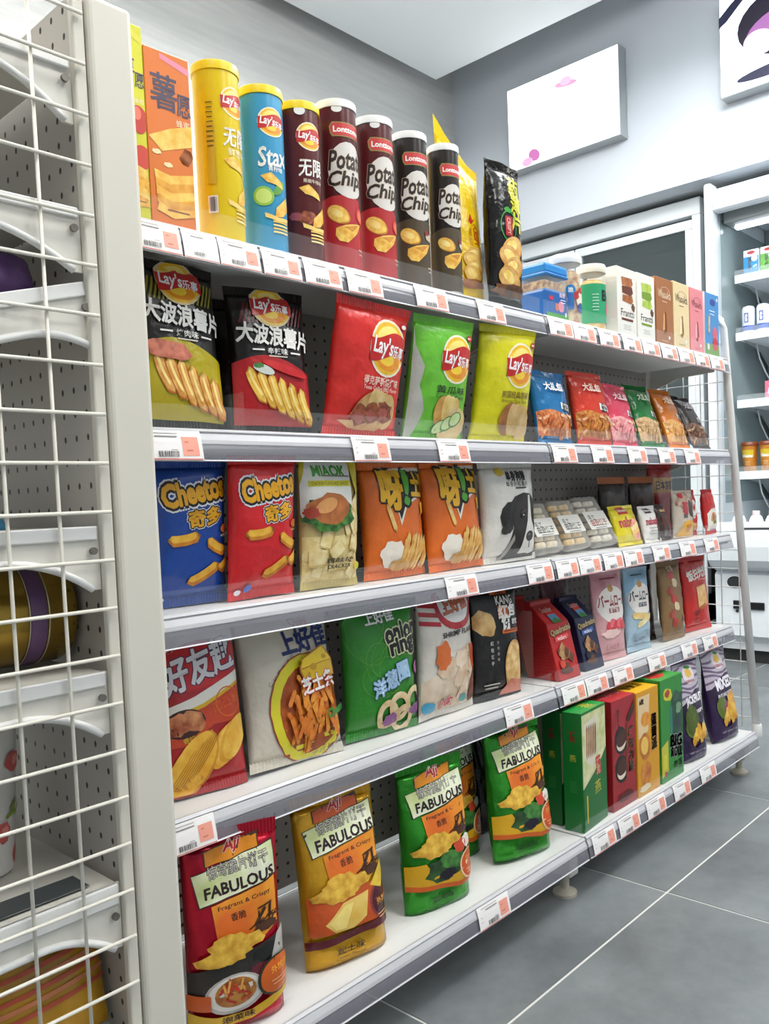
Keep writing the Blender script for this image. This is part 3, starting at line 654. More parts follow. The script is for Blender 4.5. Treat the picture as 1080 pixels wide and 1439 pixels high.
can(0, -.565, .045, .0305, .231, '5a1c1c', a_stax('m', '无限', '黑椒牛排味', 'm', 'beef'), 'maroon chip can with yellow lid', 'maroon can with yellow lid', rotz=-30)
def a_lont(lower, tomato):
    def f(A):
        A.band(lambda u: 0, lambda u: .40+.05*math.sin(3*u), lower, n=20)
        A.poly([(.36, .88), (.40, .905), (.86, .905), (.88, .85), (.84, .815), (.40, .815), (.37, .84)], '8a9a48', 'logo'); A.poly([(.37, .88), (.41, .90), (.85, .90), (.87, .85), (.83, .82), (.41, .82), (.38, .845)], 'c83a3a', 'logo'); A.text('Lonttome', .625, .86, .42, WHT, h=.075, off=.035, part='logo')
        A.ell(.62, .61, .30, .37, 'd9d4ce', part='logo')
        if lower == 'b01f26': A.ell(.47, .987, .07, .05, 'e9e9e6', part='tear_tab')
        for w_, cy, ww in (('Potato', .675, .60), ('Chips', .545, .60)): A.text(w_, .62, cy, ww, '2a1a18', h=.25, rot=.06, off=.03, shear=.28, out=('c9b9a0', .022), part='lettering')
        chip(A, .44, .33, .17, .11, -.5); A.poly([(.40, .245), (.52, .265), (.78, .285), (.70, .22), (.55, .155), (.44, .165), (.39, .20)], CHIP); A.poly([(.50, .25), (.74, .277), (.62, .225)], CHIPD)
        if tomato: A.ell(.80, .34, .10, .10, 'd8412c'); A.ell(.80, .34, .07, .07, 'ec7a5c')
        else: A.blob(.78, .33, .09, .06, 'c9b7a0', seed=4); A.blob(.72, .36, .05, .04, '8a2a1a', seed=6)
        smalltext(A, .78, .12, .12, 'd9c9b0', 2, .035)
    return f
for q, (x, colr, low, tom, lab, sh) in enumerate(((-.489, '561418', 'b01f26', 1, 'maroon potato chip can with white lid, next to the yellow-lidded maroon can', 'first white-lidded maroon can'), (-.408, '561418', 'b01f26', 1, 'maroon potato chip can with white lid, next to the dark brown cans', 'second white-lidded maroon can'), (-.325, '241c18', '4a3c28', 0, 'dark brown potato chip can with white lid, left one of the pair', 'left dark brown can'), (-.247, '241c18', '4a3c28', 0, 'dark brown potato chip can with white lid, beside the yellow bag', 'right dark brown can'))):
    can(0, x, (.045, .045, .043, .033)[q], (.031, .031, .030, .027)[q], .257, colr, a_lont(low, tom), lab, sh, lid='e8e8e6', rotz=(-33, -32, -40, -34)[q])
for x, lab in ((-.565, None), (-.489, None)):
    pass
def a_crispy(A):
    A.poly([(.55, .60), (.62, .66), (.66, .61), (.74, .63), (.64, .585)], 'c8281e'); A.text('CRISPY', .74, .50, .34, 'c8281e', h=.13, rot=-1.5, off=.02); A.text('THIN SLICE', .60, .49, .32, 'c8781e', h=.07, rot=-1.5, off=.01); A.ring(.67, .49, .24, .255, 'c8781e', 1.4, .5)
    A.rect(.06, .5, .05, 1.2, 'e6b50e')
    for k in range(4): chip(A, .66-.04*(k % 2), .36-.045*k, .26, .16, .3*(-1)**k, food('d9a03c', 'eec876', 60))
    A.blob(.6, .165, .34, .09, food('8a4a1e', 'c07a3a', 40), seed=3); A.text('酱香原味', .6, .06, .4, '9a6a10', off=0)
bag(0, -.161, .062, -12, .098, .260, 3, 0, 'efc716', a_crispy, 'tall yellow thin-chip bag with upright red lettering and pointed top', 'tall yellow bag', T=.026, name='chip_bag', cat='chip bag', seed=3, seal=.05, rough=.25, peak=.088)
def a_blackthin(A):
    for k, chr_ in enumerate('药薄片'): A.text(chr_, .68, .84-.125*k, .36, 'c8c41c', h=.36, rot=-.08, off=.04)
    A.text('约薄片', .74, .7, .1, 'c8c41c', off=0) if False else None
    A.ring(.42, .55, .20, .225, '2f8a3a', 0, 1.3); A.rect(.42, .55, .20, .36, 'b3242a', .0, 'logo'); A.text('CRISPY', .42, .55, .30, 'f0c9c0', h=.1, rot=-1.5, off=.02, part='logo'); A.blob(.40, .66, .10, .05, '3f9a3a', seed=2)
    for k in range(4): chip(A, .52-.06*(k % 2), .40-.07*k, .32, .22, .4*(-1)**k, food('c98c3e', 'e6bd74', 60))
    A.blob(.5, .12, .45, .12, food('4a2a16', '8a5a30', 40), seed=3)
bag(0, -.092, .020, -3, .100, .268, 0, 0, '141210', a_blackthin, 'tall black thin-chip bag with yellow vertical characters', 'tall black bag', T=.028, name='chip_bag', cat='chip bag', seed=4, seal=.05, rough=.2)
bag(0, -.282, .140, 6, .10, .262, 2, 0, 'e2b40e', a_crispy, 'yellow thin-chip bag standing behind the dark brown can, only tip showing', 'rear yellow bag', T=.024, name='chip_bag', cat='chip bag', seed=8, seal=.05, rough=.25, wr=.6, peak=.06)
# ------------------------------------------------------------------ row 1, section 2: jars and boxes
def jar(x, y, r, h, lidc, label, short, fill, band=None, square=False, art=None):
    t = thing('snack_jar', label, 'jar', (x, y, Z[0]+.0004))
    if square:
        box('jar_body', (-r, -r, 0), (r, r, h*.82), clear('e8f0f4', .16, .06), t, bev=.008); box('contents', (-r+.004, -r+.004, .003), (r-.004, r-.004, h*.72), fill, t, bev=.006)
        box('label_wrap', (-r-.0008, -r-.0008, .004), (r+.0008, r+.0008, h*.56), pm('1f5fa8', .35), t, bev=.008); box('lid', (-r-.002, -r-.002, h*.80), (r+.002, r+.002, h), pm(lidc, .35), t, bev=.006)
        bm_ = bmesh.new(); bxm(bm_, (-r-.003, -r-.003, h*.78), (r+.003, r+.003, h*.83), bev=.003); bmobj('lid_rim', bm_, pm(lidc, .35), t)
        def F(u, v): return Vector(((u-.5)*2*r, -r-.0009, .004+v*h*.55))
        A = Art(2*r, h*.55)
    else:
        lathe('jar_body', [(r*.96, .001), (r, .004), (r, h*.80), (r*.95, h*.86), (r*.93, h*.88)], clear('eef3f4', .14, .05), t, 36)
        lathe('contents', [(r*.90, .004), (r*.93, .008), (r*.93, h*.72), (r*.6, h*.78)], fill, t, 24)
        lathe('lid', [(r*.98, h*.87), (r*1.04, h*.875), (r*1.05, h*.97), (r*1.0, h*.995), (.001, h)], pm(lidc, .35, .1), t, 36, cap=False)
        if band: lathe('label_wrap', [(r*1.006, h*band[1]), (r*1.006, h*band[2])], pm(band[0], .35), t, 36, cap=False)
        def F(u, v): q = math.radians(-100+200*u); return Vector((r*1.007*math.sin(q), -r*1.007*math.cos(q), h*(.12+.6*v)))
        A = Art(r*3.4, h*.6)
    if art: art(A); A.build(t, F, 0 if square else 20, 1, base=.0004, step=.00006, clip=(0, 1, 0, 1))
    register(0, x, short); return t
NUTS = food('7a4a28', 'd9b078', 90); NUTS2 = food('a5623a', 'e6cfa0', 70)
def a_jb(A):
    A.rect(.5, .06, 1.0, .13, '4a9a3a'); A.ell(.66, .40, .14, .14, 'd98aa0'); A.ell(.46, .36, .08, .10, 'c96a50'); A.text('曲奇', .72, .78, .26, 'f2d9e0', off=.01); A.rect(.2, .62, .18, .10, 'c8324a'); smalltext(A, .75, .62, .24, 'e8eef4', 2, .04); A.rect(.86, .16, .06, .10, 'f2f2f2')
jar(.079, .055, .040, .112, '2a86cf', 'square blue-lidded snack jar with blue label', 'blue square jar', NUTS, square=True, art=a_jb)
def a_jc(A):
    A.ell(.30, .62, .10, .10, '1f7ab8'); A.text('脆', .30, .62, .1, WHT, off=.01); A.ell(.56, .40, .15, .16, 'e6d8c8'); A.ell(.56, .22, .12, .10, '3a5a9a'); A.blob(.42, .5, .06, .08, 'b2302a', seed=3); A.rect(.3, .35, .12, .3, '2a6ab0'); A.ell(.56, .62, .09, .06, 'c0392b')
jar(.170, .050, .032, .152, 'd9dadb', 'clear nut jar with white screw lid between the blue and green jars', 'clear nut jar', NUTS2, art=a_jc)
def a_jg(A):
    A.text('Bd', .58, .68, .30, '16202a', off=.03, h=.22); A.ell(.66, .36, .13, .15, 'e0557a'); A.ell(.64, .40, .03, .04, '2a2a2a'); smalltext(A, .28, .7, .14, 'bfe3d0', 6, .04)
jar(.268, .045, .031, .147, 'ded9c9', 'green labelled jar of yellow snacks with cream lid', 'green jar', food('d9a53a', 'f2d98c', 60), band=('2fa06e', .12, .70), art=a_jg)
def a_frant(c1, c2):
    def f(A):
        for k in range(3): A.poly([(.22+.03*k, .86-.13*k), (.78, .87-.13*k), (.84, .79-.13*k), (.72, .72-.12*k), (.26, .745-.12*k)], (c1, c2, c1)[k])
        A.blob(.82, .44, .09, .10, '6a4428', seed=2); A.text('Frantti', .52, .335, .68, '2a2420', off=0); A.rect(.5, .235, .6, .06, c2, part='lettering'); smalltext(A, .5, .15, .4, 'b0aca4', 3, .03)
    return f
carton(0, .356, .006, .088, .075, .150, 'e9e6de', a_frant(food('8a4a22', 'c07a44', 50), '6a3420'), 'white cookie box picturing stacked chocolate wafers', 'white chocolate-cookie box', name='cookie_box')
carton(0, .452, .007, .086, .075, .152, 'ebe9e0', a_frant(food('9ab83a', 'c3d468', 50), '7a9a2a'), 'white cookie box picturing stacked green tea wafers', 'white green-tea cookie box', name='cookie_box')
def a_was(inkc, st1, st2):
    def f(A):
        A.text('Wasuka', .5, .76, .78, inkc, h=.22, off=.0); A.ring(.55, .80, .26, .28, inkc, 0, .5, part='lettering'); smalltext(A, .5, .65, .3, inkc, 1, .04)
        A.stick(.44, .34, .58, .05, st1, 1.45); A.stick(.56, .36, .55, .045, st2, 1.68); A.rect(.5, .20, .14, .10, st2); A.blob(.75, .12, .05, .05, WHT, seed=1); smalltext(A, .5, .06, .4, inkc, 1, .03)
    return f
carton(0, .550, .008, .088, .07, .160, 'a5683c', a_was('e8d3b4', 'd9a468', '7a3f1c'), 'tan-brown wafer roll box with two rolls pictured', 'brown wafer box', name='cookie_box')
carton(0, .642, .007, .090, .07, .163, 'e6cfa0', a_was('4a3826', 'f2e3b8', '8a6a3a'), 'cream wafer roll box with two pale rolls pictured', 'cream wafer box', name='cookie_box', sidecol='d9bd86')
carton(0, .733, .007, .080, .07, .163, 'e58a90', a_was('7a2a3a', 'f2b8bc', '8a3440'), 'pink strawberry wafer roll box', 'pink wafer box', name='cookie_box')
def a_bluebox(A):
    A.rect(.5, .09, 1., .34, '6a9a3a'); A.ell(.55, .86, .2, .10, '3a4a9a'); smalltext(A, .5, .72, .4, 'e6eef6', 2, .06); A.stick(.28, .5, .6, .06, food('c9985a', 'e6c48c', 50), 1.5); A.ell(.68, .36, .17, .22, 'd9667a'); A.ell(.70, .2, .2, .2, 'c8323a'); A.ell(.2, .14, .08, .1, 'e6e2d0'); A.ell(.86, .92, .05, .05, WHT)
carton(0, .832, .008, .090, .07, .166, '4a8fc8', a_bluebox, 'light blue biscuit stick box with white edge, last in its row', 'light blue biscuit box', name='cookie_box', sidecol='f0f2f4')
# ================================================================== row 2
def a_wave(bgc, low, rid, top):
    def f(A):
        R = random.Random(5)
        for k in range(16): A.poly([(.10+.05*k, .74), (.125+.05*k, .74), (.205+.05*k, .88), (.18+.05*k, .88)], top)
        A.band(lambda u: .05, lambda u: .46+.06*math.sin(4*u), low); lays(A, .52, .865, .235, mut=True)
        A.text('大波浪薯片', .53, .655, .92, WHT, h=.23, rot=-.07, off=.035)
        A.rect(.30, .555, .14, .018, WHT, part='lettering'); A.rect(.78, .545, .14, .018, WHT, part='lettering'); A.text('辛辣味' if low == 'b01a20' else '烤肉味', .54, .55, .26, WHT, h=.075, off=.02); smalltext(A, .54, .515, .24, 'd9d0c0', 1, .03)
        ridges(A, .56, .25, .50, 6, .125, rid, -1.15)
        if low == 'b01a20': A.ell(.34, .42, .13, .05, 'c8d0c8', -.3); A.blob(.28, .445, .06, .03, '3f7a3a', seed=3); A.ell(.62, .43, .30, .05, 'c8262a', -.25)
        else: A.blob(.3, .44, .26, .10, food('a04a32', 'd9836a', 60), seed=4)
    return f
bag(1, -.790, .040, -1, .128, .222, 6, -1.5, '1c1a14', a_wave('1c1a14', 'b0a016', food('c98530', 'e9b565', 70), '8a8020'), 'black and yellow-green ridged chip bag beside the post', 'black and yellow ridged-chip bag', T=.026, name='chip_bag', cat='chip bag', seed=11, seal=.055)
bag(1, -.646, .036, -12, .124, .206, 4, -.5, '16100f', a_wave('16100f', 'b01a20', food('d9a02c', 'f2cf5c', 70), '6a1a20'), 'black and red spicy ridged chip bag with red lower half', 'black and red ridged-chip bag', T=.028, name='chip_bag', cat='chip bag', seed=12, seal=.055)
bag(1, -.70, .125, -4, .12, .205, 2, 0, '14100e', None, 'dark bag standing in shadow behind the two ridged-chip bags', 'dark rear bag', T=.024, name='chip_bag', cat='chip bag', seed=13)
def a_lays(ink, kind, flav, eng, ls='ffffff'):
    def f(A):
        lays(A, .66, .68, .25); A.text(flav, .60, .43, .52, ink, h=.085, rot=-.03, off=.012); A.text(eng, .60, .375, .5, ink, h=.045, rot=-.03, off=.005)
        A.ell(.90, .86, .06, .035, 'c4201e', part='logo'); A.ell(.90, .86, .04, .02, WHT, part='logo') if kind == 'steak' else A.rect(.90, .86, .08, .02, 'f2d8d0', part='logo')
        if kind == 'steak':
            A.ell(.47, .235, .22, .13, food('a8763c', 'd9b078', 40), .5); 
            for k in range(4): A.ell(.55+.07*k, .24-.01*k, .10, .17, food('c9a45e', 'e9d09a', 40), .2)
            A.poly([(.12, .12), (.3, .07), (.7, .05), (.86, .22), (.8, .26), (.6, .14), (.3, .13)], food('c0925a', 'dcb884', 40))
            for k in range(3): A.blob(.38+.16*k, .17+.02*k, .13, .09, MEAT, -.4, seed=20+k); A.blob(.37+.16*k, .155+.02*k, .08, .05, 'b05a4e', -.4, seed=30+k)
        elif kind == 'cuke':
            A.poly([(0, 1), (.04, .75), (.14, .6), (.10, .45), (.20, .25), (.12, 0), (0, 0)], 'b4b6ae', 'silver_edge')
            A.ell(.50, .24, .15, .19, food('b98236', 'd9a85c', 40), .2)
            for k in range(3): A.ell(.56+.07*k, .26-.01*k, .09, .18, food('d9b45e', 'f0d892', 40), .1)
            A.ell(.74, .13, .24, .22, food('d0b070', 'e6d0a0', 40))
            for k in range(3): A.ell(.50+.12*k, .12+.035*k, .12, .085, '3f7a2a', .3); A.ell(.495+.12*k, .125+.035*k, .10, .068, 'c5dc9a', .3)
        else:
            A.ell(.56, .22, .20, .20, food('8a5226', 'b5793c', 40), .3)
            for k in range(5): A.ell(.60+.06*k, .22-.005*k, .10-.005*k, .19, food('c9a05e', 'e2c690', 40), .15)
            A.ell(.85, .15, .16, .17, food('c9a566', 'dfc494', 40))
    return f
bag(1, -.468, .046, 2, .168, .209, -12, -1.1, 'd62a23', a_lays('e9d8c8', 'steak', '得克萨斯烧烤味', 'Texas Grilled BBQ Flavor'), 'red chip bag picturing grilled steak and chips', 'red steak chip bag', T=.030, name='chip_bag', cat='chip bag', seed=21)
bag(1, -.289, .048, -2, .156, .209, -12, .3, '69bd33', a_lays('27401a', 'cuke', '黄瓜味', 'Cucumber Flavor'), 'green chip bag picturing cucumber slices', 'green cucumber chip bag', T=.030, name='chip_bag', cat='chip bag', seed=22)
bag(1, -.098, .048, -6, .158, .217, -12, .9, 'dbd416', a_lays('6a4a12', 'plain', '美国经典原味', 'American Classic Flavor'), 'yellow chip bag picturing plain chips, right of green bag', 'yellow plain chip bag', T=.030, name='chip_bag', cat='chip bag', seed=23)
def a_noodle(ink, low, lowm, hair='1c1614'):
    def f(A):
        A.band(lambda u: .10, lambda u: .42+.03*math.sin(6*u), lowm); A.poly([(.62, .56), (.92, .53), (.92, .44), (.62, .47)], WHT, 'lettering'); A.text('点心', .77, .525, .22, '222222', off=.02, rot=-.1); A.text('面丸', .77, .475, .22, '222222', off=.02, rot=-.1)
        R = random.Random(3)
        for k in range(30): A.stick(R.uniform(.08, .92), R.uniform(.14, .38), R.uniform(.14, .24), .022, (lowm, food(low, 'f2d2a8', 60), low)[k % 3], R.uniform(0, 3), R.uniform(-.06, .06))
        A.poly([(.30, .62), (.5, .76), (.70, .62), (.5, .48)], ink) if False else None; A.text('大礼包', .46, .76, .5, ink, off=.03, h=.13); A.rect(.5, .72, .34, .02, ink, part='lettering')
    return f
rows2 = [(.078, 1, .135, .152, 8, '1d6fa8', 'f2f2f2', 'c96a30', food('b8562a', 'e39a5c', 130), 'blue noodle-snack bag with red-orange noodles, beside yellow chip bag', 'blue noodle bag', .04),
 (.240, -2, .142, .165, 10, 'cf3a24', 'f7d8c8', 'b5601c', food('a85a1c', 'd9953c', 130), 'red-orange noodle-snack bag between the blue and pink bags', 'red noodle bag', .04),
 (.385, 2, .130, .152, 13, 'd8445e', 'f9dfe0', 'e08a92', food('d9777f', 'f2b8b6', 110), 'pink bag of pale pink snack balls', 'pink ball-snack bag', .045),
 (.535, 3, .135, .168, 18, '1d7a34', 'e3f0da', 'c9a070', food('b88a58', 'e2c497', 110), 'green bag of beige snack balls', 'green ball-snack bag', .05),
 (.685, 4, .135, .168, 20, 'd9781c', 'fbe6c0', 'd9a25c', food('d0883c', 'edbd76', 110), 'orange bag of fried snack sticks with curled top', 'orange stick-snack bag', .05),
 (.828, 2, .125, .165, 24, '3a2a26', 'e6d8d0', '5a3a2c', food('4a2c20', 'a5785c', 140), 'dark brown bag of chocolate ring snacks at row end', 'dark brown ring-snack bag', .052)]
for q, (x, yw, wd, h, ln, c, ink, low, lm, lab, sh, yy) in enumerate(rows2):
    bag(1, x, yy-.012, yw, wd, h, ln, 0, c, a_noodle(ink, low, lm), lab, sh, T=.024, name='noodle_snack_bag', cat='snack bag', seed=40+q, seal=.06, rough=.22, group='small noodle-snack bags in the second row')
# ================================================================== row 3
def a_puff(A):
    OUT = [('dfe2ea', .15), ('1a1210', .09)]
    A.text('Cheetos', .53, .785, .82, 'e9a91c', h=.25, rot=.14, off=.05, out=OUT, part='logo'); A.text('奇多', .64, .61, .44, 'e9a91c', h=.19, rot=.12, off=.045, out=[('dfe2ea', .12), ('1a1210', .07)], part='logo')
    for cx, cy, L, r in ((.36, .47, .42, .10), (.80, .40, .34, -.5), (.62, .22, .46, .45), (.94, .28, .3, .6)):
        A.stick(cx, cy, L, .062, food('b5691a', 'd98e22', 60), r, .02); A.stick(cx-.01, cy+.012, L*.9, .04, food('d99a24', 'f0bf44', 60), r, .02)
    A.ell(.92, .52, .07, .05, 'c96a2a'); A.text('美式火鸡味', .92, .475, .14, 'f2d98a', off=.01)
    A.ell(.12, .06, .05, .04, 'e9e9f2')
def a_puff_r(A):
    a_puff(A); A.ell(.24, .09, .05, .05, '3a62c8')
bag(2, -.782, .062, -2, .118, .196, -6, 1.1, '17459a', a_puff, 'blue corn-puff bag beside the post', 'blue corn-puff bag', T=.026, name='chip_bag', cat='chip bag', seed=51)
bag(2, -.679, .040, 1, .118, .200, -6, .8, 'd22026', a_puff_r, 'red corn-puff bag overlapping the blue one', 'red corn-puff bag', T=.027, name='chip_bag', cat='chip bag', seed=52)
def a_mia(A):
    A.band(lambda u: .06, lambda u: .40, food('c9ac62', 'e8d89c', 45)); R = random.Random(4)
    for k in range(16):
        cx, cy = R.uniform(.08, .95), R.uniform(.10, .55) if k < 12 else R.uniform(.4, .72); 
        if k >= 12: cx = .9
        s_ = R.uniform(.10, .15); a = R.uniform(0, 1.5); A.rect(cx, cy, s_*2, s_*1.5, food('c5a45a', 'dcc583', 60), a); A.rect(cx-.01, cy+.008, s_*1.8, s_*1.3, food('dcc27c', 'f0e2b0', 60), a)
    A.poly([(.0, .97), (.82, .97), (.80, .62), (.62, .50), (.05, .50), (0, .6)], 'e6e6de'); A.poly([(.0, .97), (.10, .97), (.0, .75)], 'c9b81c'); A.poly([(.8, .97), (1, .97), (1, .78), (.9, .7)], 'd0bc24')
    A.text('MIAOK', .45, .88, .56, '3f9a34', h=.13, off=.04, part='logo'); smalltext(A, .55, .845, .5, '7a7a70', 1, .04); A.rect(.45, .79, .70, .075, 'd0c824', part='lettering'); A.text('CHICKEN FLAVOURED SNACKS', .45, .79, .62, '5a5a10', h=.045, off=.01)
    A.blob(.42, .575, .38, .24, GREEN, seed=3); A.blob(.40, .60, .33, .20, food('8a4a22', 'c8783c', 40), seed=5, jag=.1); A.ell(.34, .63, .18, .09, 'd99a5c', .3); A.blob(.12, .58, .10, .08, 'a8402c', seed=7)
    A.text('鸡味块', .55, .22, .5, '2a241c', h=.07, off=.02, shear=.2); A.text('CRACKER', .55, .175, .4, '2a241c', h=.05, off=.02, shear=.2); A.ell(.9, .16, .06, .05, 'd0c824')
bag(2, -.550, .040, -1, .115, .200, -1, -.4, 'cbb878', a_mia, 'white and tan potato cracker bag with roast chicken picture', 'roast-chicken cracker bag', T=.027, name='chip_bag', cat='chip bag', seed=53)
def a_ya(A):
    A.poly([(.20, .68), (.44, .60), (.50, .45), (.62, .62), (1.0, .74), (1, .96), (.32, .95), (.2, .82)], 'e6e2d6'); A.poly([(.22, .70), (.45, .62), (.50, .50), (.60, .64), (1.0, .76), (1, .93), (.34, .93), (.23, .80)], '17120f'); A.poly([(.28, .70), (.46, .65), (.52, .56), (.58, .72), (.55, .90), (.30, .88)], '5c1720')
    A.text('呀', .40, .765, .34, 'e9b21c', h=.42, rot=-.1, off=.06, out=('17120f', .05), part='logo'); A.text('!', .645, .785, .08, '58a83a', h=.40, rot=-.12, off=.04, out=('17120f', .05), part='logo'); A.text('土豆', .90, .80, .36, 'e9b21c', h=.26, rot=-.05, off=.06, out=('17120f', .05), part='logo')
    A.stick(.34, .52, .34, .03, food('d9a54c', 'f2d690', 40), -1.2); A.rect(.93, .60, .13, .13, 'f0b83a', .3)
    A.blob(.36, .21, .20, .15, 'e9e2d4', seed=9, jag=.12); R = random.Random(7)
    for k in range(16): A.stick(.52+.035*k*.9, .20+.02*(k % 3), .42, .026, (food('c98a34', 'e6b868', 50), food('daa34c', 'f2d38c', 50))[k % 2], 1.35+R.uniform(-.25, .35)-.02*k)
    A.blob(.45, .12, .13, .06, food('c08a3c', 'e2b66c', 50), seed=3)
bag(2, -.388, .052, 0, .150, .192, 2, .2, 'dd6a1b', a_ya, 'orange potato-stick bag beside the cracker bag', 'left orange potato-stick bag', T=.030, name='chip_bag', cat='chip bag', seed=54)
bag(2, -.236, .046, 0, .158, .196, 4, .7, 'dd6a1b', a_ya, 'orange potato-stick bag beside the puppy bag', 'right orange potato-stick bag', T=.030, name='chip_bag', cat='chip bag', seed=55)
def a_dog(A):
    D = lambda pts: [(u-.13, v) for u, v in pts]
    A.text('单身狗粮', .58, .855, .36, '1c1c1c', h=.12, off=.04); A.text('单身狗粮薯片', .58, .775, .42, '2c2c2c', h=.065, off=.0); smalltext(A, .64, .735, .20, '4a4a4a', 1, .04); A.blob(.30, .90, .08, .05, 'd0b43c', seed=3)
    BLK = food('14110f', '332c28', 50)
    A.poly(D([(.52, .58), (.62, .65), (.80, .685), (.95, .67), (1.06, .60), (1.06, .03), (.40, .03), (.52, .20), (.58, .34), (.56, .46)]), BLK)
    A.poly(D([(.58, .60), (.48, .60), (.38, .54), (.34, .46), (.37, .38), (.42, .31), (.50, .29), (.56, .33), (.57, .45)]), '1c1816'); A.ell(.315, .335, .09, .055, '2f2a27', .3)
    A.poly(D([(.885, .66), (.93, .66), (.935, .50), (.97, .38), (1.04, .28), (1.04, .08), (.84, .05), (.72, .06), (.76, .16), (.80, .26), (.86, .40)]), 'd8d4ce')
    A.poly(D([(.36, .03), (.44, .03), (.62, .22), (.60, .28)]), '9a948e')
    A.ell(.785, .245, .085, .062, '161210'); A.ell(.77, .262, .03, .016, '6a625e'); A.stick(.785, .165, .10, .008, '5a524c', 1.55)
    A.ell(.635, .455, .05, .032, '060504'); A.ell(.64, .463, .014, .009, 'd9d9d9'); A.ell(.89, .45, .035, .03, '060504'); A.ell(.65, .50, .06, .012, '4a423c', .3)
bag(2, -.078, .042, -3, .166, .194, 0, .8, 'dad7d0', a_dog, 'white chip bag with black and white puppy photo', 'puppy chip bag', T=.030, name='chip_bag', cat='chip bag', seed=56, wr=1.2)
# clear cookie packs leaning back
def cookie_pack(x, lean, wd, h, lab, sh, inkc, fill, seed):
    t = thing('cookie_pack', lab, 'cookie pack', mat4=placed(x, .034, Z[2]+.0085, 1, lean, .6), group='clear cookie packs in the third row')
    R = random.Random(seed)
    bm = bmesh.new(); bxm(bm, (-wd/2, -.012, .001), (wd/2, .014, h), bev=.008, seg=3); bmobj('wrapper', bm, clear('f2efe6', .22, .12), t, smooth=True)
    for i in range(2):
        for j in range(6): 
            o = lathe('biscuit', [(.016, 0), (.0185, .002), (.0185, .010), (.016, .012)], fill, t, 14, loc=(0, 0, 0)); o.matrix_local = Matrix.Translation((-wd/4+wd/2*i, .004, .014+j*(h-.03)/5.3))@Matrix.Rotation(.25+R.uniform(-.1, .1), 4, 'X'); o.scale = (wd/.085, .45, 1.0)
    A = Art(wd, h); A.poly([(.03, .30), (.97, .30), (.97, .66), (.03, .66)], 'e9e6de', 'paper_label'); A.text('手工', .3, .53, .3, '2a2a2a', off=.01); A.text('曲奇饼干', .52, .43, .7, inkc, off=.01); smalltext(A, .5, .37, .6, '5a5a5a', 2, .035)
    A.build(t, lambda u, v: Vector(((u-.5)*wd, -.0126, v*h)), 0, 0, base=.0003, step=.00005); register(2, x, sh)
cookie_pack(.055, 27, .090, .112, 'clear cookie pack nearest the puppy bag, white paper label', 'first clear cookie pack', '3a3a3a', food('d9c39c', 'efe4cc', 60), 1)
cookie_pack(.166, 29, .094, .118, 'clear cookie pack with yellowish biscuits, middle of three', 'middle clear cookie pack', '3a3a3a', food('d0a050', 'eed08c', 60), 2)
cookie_pack(.282, 31, .102, .126, 'clear cookie pack with reddish lettering beside the yellow wafer bag', 'third clear cookie pack', 'b2442e', food('cfc4ae', 'ece6da', 60), 3)
def a_nab(txt, ink, tc, pink):
    def f(A):
        A.rect(.42, .86, .36, .16, tc, part='logo'); A.text('Richeese' if pink else 'Richoco', .42, .86, .3, WHT, off=.02, part='logo'); A.text('nabati', .48, .56, .66, ink, h=.2, off=.03)
        if pink: A.blob(.74, .36, .22, .20, food('e0705a', 'f5b59a', 40), seed=2); A.rect(.7, .42, .4, .10, 'f2d8a0', .3); A.rect(.72, .32, .4, .1, 'eec27a', .3)
        else: smalltext(A, .5, .38, .5, 'b0aaa4', 3, .05); A.blob(.86, .3, .12, .3, '3a2018', seed=5)
    return f
bag(2, .399, .034, 1, .124, .098, 17, .7, 'd9c81e', a_nab('nabati', 'c23a5a', 'b22a24', 1), 'yellow cheese wafer bag lying back on the third shelf', 'yellow wafer bag', T=.017, name='wafer_bag', cat='wafer bag', seed=61, seal=.08)
bag(2, .512, .034, 0, .090, .092, 13, .4, 'dedbd6', a_nab('nabati', 'a82a3c', '2a1a16', 0), 'small white wafer bag right of the yellow wafer bag', 'white wafer bag', T=.016, name='wafer_bag', cat='wafer bag', seed=62, seal=.08)
bag(2, .592, .038, 0, .062, .094, 14, .4, '38211a', lambda A: (A.blob(.5, .5, .3, .3, food('2a1610', '6a3a22', 60), seed=3), A.rect(.5, .8, .5, .1, 'c9a070')), 'small dark chocolate bag beside white wafer bag', 'small dark chocolate bag', T=.016, name='wafer_bag', cat='wafer bag', seed=63, seal=.08)
def a_bird(A):
    A.blob(.5, .75, .45, .2, food('8a5a4a', 'c9b09a', 60), seed=2); A.text('薯', .42, .62, .28, 'b2242a', off=.04); A.blob(.70, .60, .12, .20, '3a322e', seed=4); A.poly([(.1, .03), (.9, .03), (.9, .2), (.7, .36), (.4, .34), (.2, .18)], 'e0a51c'); A.blob(.6, .2, .14, .1, 'c8801a', seed=3); A.text('美味', .42, .45, .2, '3a2a20', off=.02); A.ell(.3, .88, .1, .06, 'c8303a')
bag(2, .700, .042, -1, .118, .124, 2, -.5, 'c3b6a6', a_bird, 'clear printed rice-cracker pouch with yellow base', 'printed rice-cracker pouch', T=.020, name='snack_pouch', cat='snack bag', seed=64, seal=.06)
def a_redbag(A):
    A.ell(.45, .60, .34, .30, WHT); A.text('aw', .45, .60, .45, 'c4201e', h=.24, off=.04); A.text('小吃', .45, .40, .4, WHT, off=.02); A.blob(.5, .2, .35, .14, food('b5763c', 'ead2a4', 60), seed=4)
bag(2, .790, .060, 0, .076, .125, 4, 0, 'c02a28', a_redbag, 'red and white snack bag between the rice-cracker pouch and row end', 'red and white snack bag', T=.018, name='snack_bag', seed=65, seal=.07)
